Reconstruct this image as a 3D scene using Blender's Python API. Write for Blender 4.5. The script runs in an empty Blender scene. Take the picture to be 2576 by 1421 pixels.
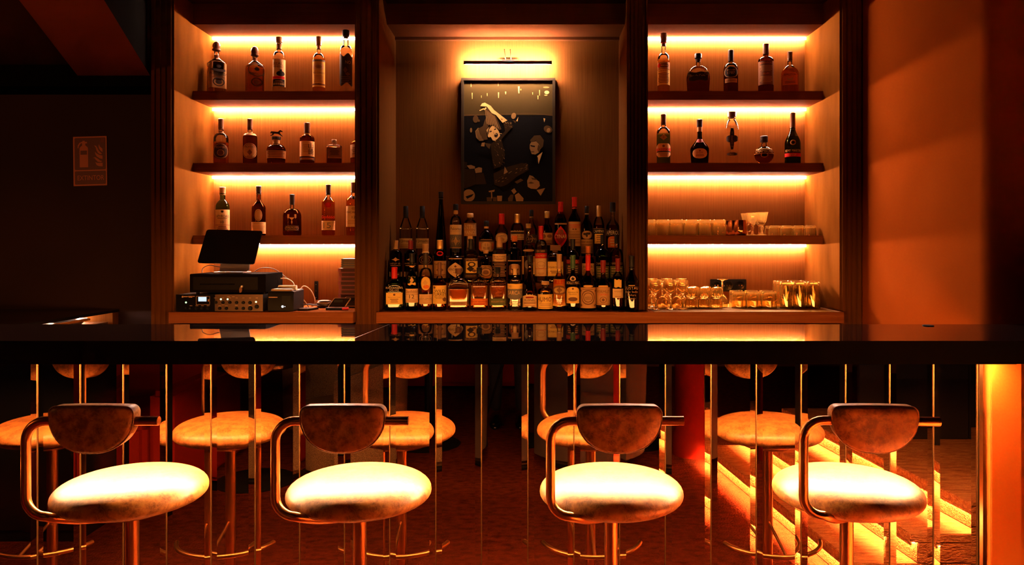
import bpy, bmesh, math, random
from mathutils import Vector
random.seed(7)
PI = math.pi
SC = bpy.context.scene
COL = SC.collection

# ------------------------------------------------------------------ camera, world, exposure
F, CX, CY, CZ = 1900.0, 1330.0, 618.0, 1.415       # focal length in px, principal point, eye height
def PX(px, Y): return (px - CX) / F * Y
def PZ(py, Y): return CZ + (CY - py) / F * Y
cam_d = bpy.data.cameras.new('camera')
cam = bpy.data.objects.new('camera', cam_d); COL.objects.link(cam)
cam.location = (0, 0, CZ); cam.rotation_euler = (PI/2, 0, 0)
cam_d.sensor_width = 36.0; cam_d.lens = 36.0 * F / 2576
cam_d.shift_x = -(CX - 1288) / 2576; cam_d.shift_y = -(710.5 - CY) / 2576
cam_d.clip_start = 0.05
SC.camera = cam
w = bpy.data.worlds.new('world'); SC.world = w; w.use_nodes = True
w.node_tree.nodes['Background'].inputs[0].default_value = (0.02, 0.024, 0.03, 1)
w.node_tree.nodes['Background'].inputs[1].default_value = 0.1
SC.view_settings.view_transform = 'Standard'; SC.view_settings.look = 'None'
SC.view_settings.gamma = 1.0; SC.view_settings.use_curve_mapping = False
SC.view_settings.exposure = 0.0
SC.cycles.caustics_reflective = False; SC.cycles.caustics_refractive = False
SC.cycles.max_bounces = 12; SC.cycles.diffuse_bounces = 4; SC.cycles.glossy_bounces = 5
SC.cycles.transmission_bounces = 10; SC.cycles.transparent_max_bounces = 16
SC.cycles.sample_clamp_indirect = 40.0
LED = (1.0, 0.58, 0.42)          # colour of the warm strips
E_SHELF, E_BAR, E_WORK, E_STAIR, E_LAMP = 560.0, 2500.0, 54.0, 7000.0, 820.0

def area(name, loc, rot, sx, sy, energy, col):
    l = bpy.data.lights.new(name, 'AREA'); l.shape = 'RECTANGLE'; l.size = sx; l.size_y = sy; l.energy = energy; l.color = col
    o = bpy.data.objects.new(name, l); COL.objects.link(o); o.location = loc; o.rotation_euler = rot; return o
# added unseen fills: one over the lounge, one for the left wall
area('lounge_fill', (-1.2, -1.2, 2.84), (0, 0, 0), 1.2, .5, 2.0, (1, .32, .10))
area('left_wall_fill', (-3.7, 1.5, 1.75), (math.radians(100), 0, math.radians(-8)), .25, .4, 16., (1, .27, .06))

# ------------------------------------------------------------------ materials
MATS = {}
def _new(name):
    m = bpy.data.materials.new(name); m.use_nodes = True
    nt = m.node_tree; nt.nodes.clear()
    out = nt.nodes.new('ShaderNodeOutputMaterial')
    return m, nt, out
def c4(c): return (c[0], c[1], c[2], 1.0)
def mat(name, col=(.5, .5, .5), rough=.5, metal=0., spec=.5, noise=None, bump=None, coat=0., aniso=0., sheen=0.):
    """noise=(scale xyz, colour2, lo, hi, detail); bump=(scale xyz, strength, distance)"""
    if name in MATS: return MATS[name]
    m, nt, out = _new(name)
    b = nt.nodes.new('ShaderNodeBsdfPrincipled'); nt.links.new(b.outputs[0], out.inputs[0])
    b.inputs['Base Color'].default_value = c4(col); b.inputs['Roughness'].default_value = rough
    b.inputs['Metallic'].default_value = metal; b.inputs['Specular IOR Level'].default_value = spec
    if spec < .06: b.inputs['IOR'].default_value = 1.03
    b.inputs['Coat Weight'].default_value = coat; b.inputs['Coat Roughness'].default_value = .05
    b.inputs['Sheen Weight'].default_value = sheen
    tc = None
    def tex(sc, det):
        nonlocal tc
        if tc is None: tc = nt.nodes.new('ShaderNodeTexCoord')
        mp = nt.nodes.new('ShaderNodeMapping'); mp.inputs['Scale'].default_value = sc
        nt.links.new(tc.outputs['Object'], mp.inputs[0])
        n = nt.nodes.new('ShaderNodeTexNoise'); n.inputs['Scale'].default_value = 1.0
        n.inputs['Detail'].default_value = det; nt.links.new(mp.outputs[0], n.inputs[0])
        return n
    if noise:
        n = tex(noise[0], noise[4] if len(noise) > 4 else 3)
        r = nt.nodes.new('ShaderNodeValToRGB')
        r.color_ramp.elements[0].position = noise[2]; r.color_ramp.elements[1].position = noise[3]
        r.color_ramp.elements[0].color = c4(col); r.color_ramp.elements[1].color = c4(noise[1])
        nt.links.new(n.outputs[0], r.inputs[0]); nt.links.new(r.outputs[0], b.inputs['Base Color'])
    if bump:
        n = tex(bump[0], 3)
        bp = nt.nodes.new('ShaderNodeBump'); bp.inputs['Strength'].default_value = bump[1]; bp.inputs['Distance'].default_value = bump[2]
        nt.links.new(n.outputs[0], bp.inputs['Height']); nt.links.new(bp.outputs[0], b.inputs['Normal'])
    MATS[name] = m; return m
def emit(name, col, s):
    if name in MATS: return MATS[name]
    m, nt, out = _new(name)
    e = nt.nodes.new('ShaderNodeEmission'); e.inputs[0].default_value = c4(col); e.inputs[1].default_value = s
    nt.links.new(e.outputs[0], out.inputs[0]); MATS[name] = m; return m
def glass(name, col, rough=0., ior=1.45, bump=None, scatter=0):
    if name in MATS: return MATS[name]
    m, nt, out = _new(name)
    g = nt.nodes.new('ShaderNodeBsdfGlass'); g.inputs['Color'].default_value = c4(col)
    g.inputs['Roughness'].default_value = rough; g.inputs['IOR'].default_value = ior
    if scatter:
        tr = nt.nodes.new('ShaderNodeBsdfTranslucent'); tr.inputs[0].default_value = (1., .62, .18, 1)
        df = nt.nodes.new('ShaderNodeBsdfDiffuse'); df.inputs[0].default_value = (1., .62, .18, 1)
        m1 = nt.nodes.new('ShaderNodeMixShader'); m1.inputs[0].default_value = .25; nt.links.new(tr.outputs[0], m1.inputs[1]); nt.links.new(df.outputs[0], m1.inputs[2])
        m2 = nt.nodes.new('ShaderNodeMixShader'); m2.inputs[0].default_value = scatter
        nt.links.new(g.outputs[0], m2.inputs[1]); nt.links.new(m1.outputs[0], m2.inputs[2]); nt.links.new(m2.outputs[0], out.inputs[0])
    else: nt.links.new(g.outputs[0], out.inputs[0])
    if bump:
        tc = nt.nodes.new('ShaderNodeTexCoord'); mp = nt.nodes.new('ShaderNodeMapping')
        mp.inputs['Scale'].default_value = bump[0]; nt.links.new(tc.outputs['Object'], mp.inputs[0])
        wv = nt.nodes.new('ShaderNodeTexWave'); wv.bands_direction = 'DIAGONAL'; wv.inputs['Scale'].default_value = 1.
        nt.links.new(mp.outputs[0], wv.inputs[0])
        bp = nt.nodes.new('ShaderNodeBump'); bp.inputs['Strength'].default_value = bump[1]; bp.inputs['Distance'].default_value = .002
        nt.links.new(wv.outputs[1], bp.inputs['Height']); nt.links.new(bp.outputs[0], g.inputs['Normal'])
    MATS[name] = m; return m
def thin(name, col, edge, gl=.03):
    """thin-walled bottle glass: tinted see-through, darker where the wall is seen edge-on, fresnel gloss"""
    if name in MATS: return MATS[name]
    m, nt, out = _new(name)
    lw = nt.nodes.new('ShaderNodeLayerWeight'); lw.inputs[0].default_value = .35
    rp = nt.nodes.new('ShaderNodeValToRGB'); rp.color_ramp.elements[0].color = c4(col); rp.color_ramp.elements[1].color = c4(edge)
    rp.color_ramp.elements[0].position = .25; rp.color_ramp.elements[1].position = .95
    nt.links.new(lw.outputs['Facing'], rp.inputs[0])
    t = nt.nodes.new('ShaderNodeBsdfTransparent'); nt.links.new(rp.outputs[0], t.inputs[0])
    g = nt.nodes.new('ShaderNodeBsdfGlossy'); g.inputs['Roughness'].default_value = gl
    fr = nt.nodes.new('ShaderNodeFresnel'); fr.inputs[0].default_value = 1.5
    mx = nt.nodes.new('ShaderNodeMixShader'); nt.links.new(fr.outputs[0], mx.inputs[0])
    nt.links.new(t.outputs[0], mx.inputs[1]); nt.links.new(g.outputs[0], mx.inputs[2]); nt.links.new(mx.outputs[0], out.inputs[0])
    MATS[name] = m; return m

def wood(name, a, b, axis='z', rough=.7):
    s = {'z': (210, 210, 3.0), 'x': (3.0, 210, 210), 'y': (210, 3.0, 210)}[axis]
    return mat(name, a, rough, 0, .03, noise=(s, b, .12, .88, 5), bump=(s, .05, .001))
WD = wood('walnut_upright', (.115, .039, .0075), (.22, .080, .017))
WDX = wood('walnut_lengthwise', (.15, .044, .011), (.27, .088, .024), 'x')
WDD = wood('dark_walnut_upright', (.08, .027, .006), (.12, .044, .010))
WDDX = wood('dark_walnut_lengthwise', (.085, .027, .008), (.13, .044, .014), 'x')
WDS = mat('walnut_side_veneer', (.09, .030, .0045), .65, 0, .03, noise=((9, 9, 2.2), (.145, .051, .0075), .3, .7, 4))
M_LED = emit('led_shelf', LED, E_SHELF)
M_BLACK = mat('black_plastic', (.006, .006, .007), .5, 0, .15)
M_BLACKG = mat('black_gloss', (.006, .006, .007), .12)
M_BRASS = mat('brushed_brass', (.46, .22, .075), .28, 1., bump=((400, 400, 20), .04, .001))
M_BRONZE = mat('dark_bronze', (.20, .10, .05), .35, 1.)
M_STEEL = mat('steel', (.55, .5, .45), .3, 1.)
M_SILVER = mat('silver_plastic', (.22, .17, .12), .4, .6)
M_BARTOP = mat('black_lacquer', (.010, .008, .008), .02, 0, .8)
M_BARTOP.node_tree.nodes['Principled BSDF'].inputs['IOR'].default_value = 2.1
M_BARSIDE = mat('black_bar_edge', (.0015, .0018, .0022), .7, 0, .02)
M_MIRROR = mat('bronze_mirror', (.37, .255, .17), .012, 1.)
M_LEATHER = None
def leather(name, a, b, c):
    m, nt, out = _new(name)
    L = nt.links.new
    bs = nt.nodes.new('ShaderNodeBsdfPrincipled'); L(bs.outputs[0], out.inputs[0])
    bs.inputs['Roughness'].default_value = .42; bs.inputs['Specular IOR Level'].default_value = .4; bs.inputs['Coat Weight'].default_value = .0; bs.inputs['Coat Roughness'].default_value = .38
    tc = nt.nodes.new('ShaderNodeTexCoord')
    n = nt.nodes.new('ShaderNodeTexNoise'); n.inputs['Scale'].default_value = 26; n.inputs['Detail'].default_value = 9; n.inputs['Roughness'].default_value = .62
    L(tc.outputs['Object'], n.inputs[0])
    r = nt.nodes.new('ShaderNodeValToRGB'); r.color_ramp.elements[0].position = .42; r.color_ramp.elements[1].position = .60
    r.color_ramp.elements[0].color = c4(a); r.color_ramp.elements[1].color = c4(b); L(n.outputs[0], r.inputs[0])
    n2 = nt.nodes.new('ShaderNodeTexNoise'); n2.inputs['Scale'].default_value = 34; n2.inputs['Detail'].default_value = 3
    n2.inputs['Distortion'].default_value = 2.2; L(tc.outputs['Object'], n2.inputs[0])
    r2 = nt.nodes.new('ShaderNodeValToRGB'); e = r2.color_ramp.elements
    e[0].position = .42; e[0].color = (0, 0, 0, 1); e[1].position = .58; e[1].color = (0, 0, 0, 1)
    k = e.new(.5); k.color = (.35, .35, .35, 1); L(n2.outputs[0], r2.inputs[0])
    mx = nt.nodes.new('ShaderNodeMixRGB'); mx.inputs[2].default_value = c4(c); L(r2.outputs[0], mx.inputs[0]); L(r.outputs[0], mx.inputs[1])
    L(mx.outputs[0], bs.inputs['Base Color'])
    bp = nt.nodes.new('ShaderNodeBump'); bp.inputs['Strength'].default_value = .12; bp.inputs['Distance'].default_value = .003
    L(n.outputs[0], bp.inputs['Height']); L(bp.outputs[0], bs.inputs['Normal'])
    MATS[name] = m; return m
M_LEATHER = leather('tan_leather', (.13, .045, .008), (.36, .150, .032), (.44, .20, .048))
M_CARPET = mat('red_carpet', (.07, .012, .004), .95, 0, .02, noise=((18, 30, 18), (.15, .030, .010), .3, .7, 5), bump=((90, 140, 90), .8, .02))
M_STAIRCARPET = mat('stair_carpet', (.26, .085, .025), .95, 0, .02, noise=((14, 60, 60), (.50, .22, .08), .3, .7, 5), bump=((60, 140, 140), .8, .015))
M_WALLR = mat('terracotta_plaster', (.21, .042, .0045), .8, 0, .02, noise=((3, 3, 3), (.24, .051, .006), .3, .7, 4), bump=((40, 40, 40), .05, .002))
M_WALLL = mat('dark_brown_paint', (.022, .010, .009), .7, 0, .2, noise=((2, 2, 2), (.032, .014, .012), .3, .7))
M_CEIL = mat('dark_ceiling_paint', (.045, .016, .010), .85, 0, .03)
M_BEAM = mat('red_brown_beam_paint', (.20, .055, .028), .85, 0, .03)
M_RED = mat('red_velvet', (.17, .010, .004), .85, 0, .05, bump=((200, 200, 200), .2, .002))
M_BEIGE = mat('beige_weave', (.17, .10, .04), .9, noise=((260, 260, 260), (.08, .04, .015), .4, .6, 0), bump=((260, 260, 260), .6, .003))
M_DKFAB = mat('dark_fabric', (.035, .018, .012), .9)

# ------------------------------------------------------------------ object helpers
OFF = {}
def thing(name, label, cat, loc=(0, 0, 0), group=None, rotz=0):
    o = bpy.data.objects.new(name, None); COL.objects.link(o)
    o.empty_display_size = .05
    o.location = loc; o.rotation_euler = (0, 0, rotz)
    o['label'] = label; o['category'] = cat
    if group: o['group'] = group
    OFF[o.name] = Vector(loc) if rotz == 0 else Vector((0, 0, 0))
    return o
def tag(o, label, cat, group=None):
    o['label'] = label; o['category'] = cat
    if group: o['group'] = group
    return o
def dup(root, loc, label=None, group=None, rotz=None):
    def cp(o, par):
        c = o.copy(); COL.objects.link(c); c.parent = par
        for ch in o.children: cp(ch, c)
        return c
    r = cp(root, None); r.location = loc
    if rotz is not None: r.rotation_euler = (0, 0, rotz)
    if label: r['label'] = label
    if group: r['group'] = group
    return r
class MB:
    def __init__(s): s.v = []; s.f = []; s.m = []
    def face(s, idx, m=0): s.f.append(tuple(idx)); s.m.append(m)
    def box(s, x0, x1, y0, y1, z0, z1, m=0):
        b = len(s.v)
        s.v += [(x0,y0,z0),(x1,y0,z0),(x1,y1,z0),(x0,y1,z0),(x0,y0,z1),(x1,y0,z1),(x1,y1,z1),(x0,y1,z1)]
        for q in ((0,3,2,1),(4,5,6,7),(0,1,5,4),(1,2,6,5),(2,3,7,6),(3,0,4,7)): s.face([b+i for i in q], m)
        return s
    def loft(s, rings, m=0, cap0=True, cap1=True, closed=True):
        b = len(s.v); n = len(rings[0])
        for r in rings: s.v += [tuple(p) for p in r]
        for i in range(len(rings)-1):
            for j in range(n if closed else n-1):
                k = (j+1) % n
                s.face((b+i*n+j, b+i*n+k, b+(i+1)*n+k, b+(i+1)*n+j), m if not callable(m) else m(i))
        if cap0: s.face([b+j for j in range(n)][::-1], m if not callable(m) else m(0))
        if cap1: s.face([b+(len(rings)-1)*n+j for j in range(n)], m if not callable(m) else m(len(rings)-2))
        return s
    def lathe(s, prof, n=24, c=(0,0,0), m=0, cap0=True, cap1=True, rib=None):
        rings = []
        for r, z in prof:
            rings.append([(c[0]+(r*(1+(rib if (rib and j % 2) else 0)))*math.cos(2*PI*j/n), c[1]+(r*(1+(rib if (rib and j % 2) else 0)))*math.sin(2*PI*j/n), c[2]+z) for j in range(n)])
        return s.loft(rings, m, cap0, cap1)
    def tube(s, path, r, n=10, m=0, caps=True):
        P = [Vector(p) for p in path]; rings = []; up = None
        for i, p in enumerate(P):
            t = (P[min(i+1, len(P)-1)] - P[max(i-1, 0)]).normalized()
            if up is None:
                up = Vector((0, 0, 1)) if abs(t.z) < .9 else Vector((1, 0, 0))
            u = (up - t*up.dot(t)).normalized(); up = u; v = t.cross(u)
            rr = r[i] if isinstance(r, (list, tuple)) else r
            rings.append([tuple(p + u*rr*math.cos(2*PI*j/n) + v*rr*math.sin(2*PI*j/n)) for j in range(n)])
        return s.loft(rings, m, caps, caps)
    def prism(s, poly, f, d, m=0):
        """poly 2-D points mapped by f(u,v,w), extruded w=0..d"""
        return s.loft([[f(u, v, 0) for u, v in poly], [f(u, v, d) for u, v in poly]], m)
    def build(s, name, mats, parent=None, smooth=None, bevel=0, fix=True):
        me = bpy.data.meshes.new(name)
        off = OFF.get(parent.name, Vector((0,0,0))) if parent is not None else Vector((0,0,0))
        me.from_pydata([(x-off.x, y-off.y, z-off.z) for x, y, z in s.v], [], s.f)
        if not isinstance(mats, (list, tuple)): mats = [mats]
        for mm in mats: me.materials.append(mm)
        if len(mats) > 1: me.polygons.foreach_set('material_index', s.m)
        if fix or bevel:
            bm = bmesh.new(); bm.from_mesh(me)
            if fix: bmesh.ops.recalc_face_normals(bm, faces=bm.faces)
            if bevel: bmesh.ops.bevel(bm, geom=[e for e in bm.edges if e.is_manifold and e.calc_face_angle(0) > .5], offset=bevel, segments=2, affect='EDGES', clamp_overlap=True)
            bm.to_mesh(me); bm.free()
        if smooth is None and bevel: smooth = 50
        if smooth:
            me.polygons.foreach_set('use_smooth', [True]*len(me.polygons))
            me.set_sharp_from_angle(angle=math.radians(smooth))
        me.update()
        o = bpy.data.objects.new(name, me); COL.objects.link(o)
        if parent is not None: o.parent = parent; OFF[o.name] = off
        return o
def box(name, dims, m, parent=None, bevel=0):
    return MB().box(*dims).build(name, m, parent, bevel=bevel)
def structure(o): o['kind'] = 'structure'; return o
def spline(pts, n=8):
    P = [Vector(p) for p in pts]; out = []
    for i in range(len(P)-1):
        a, b, c, d = P[max(i-1,0)], P[i], P[i+1], P[min(i+2,len(P)-1)]
        for k in range(n):
            t = k/n
            out.append(.5*((2*b)+(c-a)*t+(2*a-5*b+4*c-d)*t*t+(3*b-a-3*c+d)*t**3))
    out.append(P[-1]); return out
def rrect(x0, x1, y0, y1, r, n=4):
    pts = []
    for cx, cy, a0 in ((x1-r, y1-r, 0), (x0+r, y1-r, 90), (x0+r, y0+r, 180), (x1-r, y0+r, 270)):
        for k in range(n+1):
            a = math.radians(a0+90*k/n); pts.append((cx+r*math.cos(a), cy+r*math.sin(a)))
    return pts

# ------------------------------------------------------------------ lettering (all strings converted in one go)
TEXT = {}
def prepare_text(strings):
    objs = []
    for s in sorted(set(strings)):
        cu = bpy.data.curves.new('t', 'FONT'); cu.body = s; cu.size = 1.0; cu.resolution_u = 3; cu.fill_mode = 'FRONT'
        cu.align_x = 'CENTER'
        o = bpy.data.objects.new('t', cu); COL.objects.link(o); objs.append((s, o, cu))
    dg = bpy.context.evaluated_depsgraph_get(); dg.update()
    for s, o, cu in objs:
        me = o.evaluated_get(dg).to_mesh()
        vs = [(v.co.x, v.co.y) for v in me.vertices]; fs = [tuple(p.vertices) for p in me.polygons]
        x0 = min(v[0] for v in vs); x1 = max(v[0] for v in vs); y0 = min(v[1] for v in vs); y1 = max(v[1] for v in vs)
        TEXT[s] = ([(v[0]-(x0+x1)/2, v[1]-(y0+y1)/2) for v in vs], fs, x1-x0, y1-y0)
        o.evaluated_get(dg).to_mesh_clear()
    for s, o, cu in objs:
        bpy.data.objects.remove(o); bpy.data.curves.remove(cu)
def put_text(mb, s, f, cu, cv, W, H, m=0, q=1.0):
    """place text s centred at (cu,cv) within W x H through the mapping f(u,v)"""
    vs, fs, tw, th = TEXT[s]; kx = min(W/tw, H/th*q*1.15); k = min(H/th, kx/q*1.35)
    b = len(mb.v); mb.v += [f(cu+x*kx, cv+y*k) for x, y in vs]
    for q in fs: mb.face([b+i for i in q], m)
# ------------------------------------------------------------------ the room
structure(box('floor', (-4.6, 4.4, -3.6, 5.0, -.1, 0), M_CARPET))
structure(box('ceiling', (-4.6, 4.4, -3.6, 5.0, 2.86, 2.96), M_CEIL))
structure(box('wall_back', (-2.2, 1.88, 4.86, 5.0, 0, 2.86), M_WALLL))
structure(box('wall_back_left', (-4.6, -2.2, 4.6, 5.0, 0, 2.86), M_WALLL))
structure(box('wall_left', (-4.6, -4.5, -3.6, 4.6, 0, 2.86), M_WALLL))
structure(box('wall_front', (-4.5, 4.3, -3.6, -3.5, 0, 2.86), mat('wall_front_paint', (.13, .035, .025), .8)))
structure(box('wall_far_right', (4.3, 4.4, -3.6, 5.0, 0, 2.86), M_WALLL))
mb = MB()                                              # side wall beside the cabinet with a rounded end
path = [(1.882, 5.0), (1.882, 3.16)] + [(2.002+.12*math.cos(math.radians(a)), 3.16+.12*math.sin(math.radians(a))) for a in range(190, 321, 10)] + [(3.0, 3.85), (3.0, 5.0)]
mb.prism(path, lambda u, v, w: (u, v, w), 2.86)
structure(mb.build('wall_right', M_WALLR, smooth=30))
structure(box('trim_1', (-4.5, -2.14, 3.0, 4.6, 2.46, 2.86), M_CEIL))          # lowered soffit on the left
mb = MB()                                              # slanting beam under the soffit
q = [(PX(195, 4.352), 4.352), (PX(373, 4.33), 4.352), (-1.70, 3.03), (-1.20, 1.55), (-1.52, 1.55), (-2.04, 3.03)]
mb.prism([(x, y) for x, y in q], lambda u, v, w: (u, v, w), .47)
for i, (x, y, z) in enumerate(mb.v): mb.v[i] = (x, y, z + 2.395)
bo = structure(mb.build('trim_2', [M_BEAM, mat('near_black', (.004, .004, .004), .9, 0, .02)]))
for p in bo.data.polygons: p.material_index = 0 if p.normal.z < -.5 else 1      # red-brown underside; shade of the flanks put into near-black
structure(box('trim_3', (-4.5, -2.14, 4.36, 4.6, 2.335, 2.46), MATS['near_black']))
structure(box('baseboard_left', (-4.5, -4.48, -3.5, 4.6, 0, .1), M_BLACK))

# ------------------------------------------------------------------ back bar cabinet
XL0, XL1 = PX(433, 4.25), PX(894, 4.25)               # left bay
XC0, XC1 = PX(950, 4.25), .5785                       # middle bay
XR0, XR1 = PX(1628, 4.25), PX(2117, 4.25)             # right bay
XO0, XO1 = PX(378, 4.25), 1.879
CT = 1.045                                            # counter top height
SH = [2.337, 1.908, 1.4765]; ST = .053; ZH = 2.733
cab = thing('back_bar_cabinet', 'dark walnut back bar with lit open shelves either side of a panelled centre', 'cabinet', (-.1, 4.5, 0))
def led(parent, x0, x1, z):
    return box('led_strip', (x0+.008, x1-.008, 4.7735, 4.777, z-.016, z-.0002), M_LED, parent)
for x0, x1 in ((XL0, XL1), (XC0, XC1), (XR0, XR1)):
    box('back_panel', (x0-.01, x1+.01, 4.8, 4.84, CT-.06, 2.85), WD, cab)
def pillar(x0, x1, y0, z0, name='pillar', flut=3):
    p = box(name, (x0, x1, y0, 4.84, z0, 2.858), WDD, cab, bevel=.002)
    wd = x1-x0
    for k in range(flut+1):
        cx = x0 + wd*(k+.5)/(flut+1); hw = wd/(flut+1)*.38
        mb = MB().prism([(cx-hw, y0-.001), (cx-hw*.7, y0-.008), (cx+hw*.7, y0-.008), (cx+hw, y0-.001)], lambda u, v, w: (u, v, z0+.001+w), 2.856-z0)
        mb.build('moulding', WDD, p)
    return p
pillar(XO0, XL0, 4.258, .0)
pillar(XL1, XC0, 4.258, .0)
p2 = pillar(.5785, XR0, 4.305, CT+.001)
box('pillar_edge', (PX(1577, 4.3), .5784, 4.297, 4.34, CT+.001, 2.857), WDD, p2, bevel=.002)
pillar(XR1, XO1, 4.258, .0)
for x0, x1 in ((XL0, XL1), (XC0, XC1), (XR0, XR1)):
    h = box('header', (x0+.001, x1-.001, 4.5, 4.799, ZH, 2.857), WDDX, cab)
    if x0 != XC0: led(h, x0, x1, ZH)
    else:
        MB().box(x0+.001, x1-.001, 4.765, 4.799, ZH-.018, ZH-.0005).build('moulding', WDDX, cab)
for x0, x1 in ((XL0, XL1), (XR0, XR1)):
    for z in SH:
        s = box('shelf', (x0+.001, x1-.001, 4.5, 4.799, z-ST, z), WDX, cab, bevel=.0015)
        led(s, x0, x1, z-ST)
for x0, x1, k in ((XL0, XL0+.006, 0), (XL1-.006, XL1, 0), (XC0, XC0+.006, 1), (XC1-.006, XC1-.0002, 1), (XR0, XR0+.006, 0), (XR1-.006, XR1, 0)):
    box('side_panel', (x0, x1, 4.345 if x1 == XC1-.0002 else 4.262, 4.7995, CT+.0005, 2.856), WDS if not k else WDD, cab)
# a thin lip where the lit side walls meet the front
box('counter', (XL0+.001, XL1-.001, 4.205, 4.799, CT-.062, CT), WDX, cab, bevel=.002)
box('counter', (XC0+.001, XR1-.004, 4.205, 4.799, CT-.062, CT), WDX, cab, bevel=.002)
for x0, x1 in ((XL0, XL1), (XC0, XR1)):
    n = max(2, round((x1-x0)/.55))
    for k in range(n):
        a, b = x0+(x1-x0)*k/n, x0+(x1-x0)*(k+1)/n
        d = box('cabinet_door', (a+.004, b-.004, 4.24, 4.262, .10, CT-.075), WD, cab, bevel=.002)
        MB().tube([(b-.05, 4.225, .70), (b-.05, 4.225, .86)], .006).build('handle', M_BRASS, d, smooth=40)
box('carcass', (XL0+.001, XR1-.001, 4.27, 4.79, .0, .08), M_BLACK, cab)
# stepped riser for the middle bottles
ris = thing('bottle_riser', 'dark wooden two-step riser lifting the middle and rear bottle rows', 'riser', (-.13, 4.6, CT))
T2Z, T3Z = 1.197, 1.350
box('step', (XC0+.02, .545, 4.405, 4.53, CT+.001, T2Z), WDDX, ris, bevel=.0015)
box('step', (XC0+.02, .545, 4.531, 4.72, CT+.001, T3Z), WDDX, ris, bevel=.0015)

# ------------------------------------------------------------------ bar counter with mirrored front
BZ = 1.10; DM = 2.68
bar = thing('bar_counter', 'long bar with glossy black top and bronze mirror front', 'bar counter', (0, 2.8, 0))
mb = MB().prism([(-2.9, 2.5), (2.75, 2.5), (2.75, 3.62), (2.45, 3.43), (2.17, 3.20), (2.05, 3.03), (-2.9, 3.03)], lambda u, v, w: (u, v, BZ-.0765+w), .0765)
top = mb.build('bar_top', [M_BARTOP, M_BARSIDE], bar)
for p in top.data.polygons: p.material_index = 0 if p.normal.z > .5 else 1
MB().lathe([(.021, 0), (.021, .002), (.017, .003)], 20, (PX(2335, 2.97), 2.97, BZ+.0005)).build('grommet', M_BLACK, bar)
q = [(-.6005, 2.5005), (-.5985, 2.5005), (-.558, 3.0295), (-.560, 3.0295)]
MB().prism(q, lambda u, v, w: (u, v, BZ+.0001+w), .0003).build('joint', M_BRONZE, bar)
seams = [-140, -28, 97, 205, 313, 422, 534, 645, 757, 870, 984, 1100, 1215, 1332, 1448, 1563, 1678, 1793, 1907, 2020, 2132, 2243, 2353, 2463]
sx = [PX(s-4, DM) for s in seams]
box('carcass', (sx[0], sx[-1], DM+.006, 2.88, .0, BZ-.0775), M_BLACK, bar)
bw, bd = .021, .0024
prev_left = None
for i in range(len(sx)-1):
    a, b = sx[i]+.0014, sx[i+1]-.0014
    mb = MB()
    zs = (.012, BZ-.079)
    cols = [(a, bd), (a+bw, 0), (b-bw, 0), (b, bd), (b, .0052), (a, .0052)]
    mb.loft([[(x, DM+y, z) for x, y in cols] for z in zs])
    mb.build('mirror_panel', M_MIRROR, bar)
for x in sx:
    box('edge_strip', (x-.0012, x+.0012, DM-.0008, DM+.0055, .012, BZ-.079), mat('ground_edge', (.045, .018, .005), .8, 0, .05), bar)  # ground glass edges between the mirror panels
box('led_strip', (sx[0]+.02, 1.62, 2.600, 2.614, BZ-.0777, BZ-.0767), emit('led_bar', (1, .48, .20), E_BAR), bar)
box('led_strip', (-1.9, 1.60, 2.8805, 2.89, .94, 1.005), emit('led_work', (1, .36, .08), E_WORK), bar)
box('shade_lip', (-2.7, 1.66, 2.57, 2.574, BZ-.0885, BZ-.0767), M_BARSIDE, bar)  # added to keep the bar strip's light off the stool backs
# end post to the right of the mirrors
post = box('end_panel', (sx[-1]+.033, PX(2564, 2.67), 2.655, 2.88, .0, BZ-.078), M_WALLR, bar, bevel=.003)
box('end_panel', (PX(2566, 2.67), 1.95, 2.67, 2.88, .0, BZ-.078), M_WALLR, bar, bevel=.002)
box('end_strip', (sx[-1]+.004, sx[-1]+.016, DM-.006, DM+.006, .0, BZ-.079), M_BRASS, bar)

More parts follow.
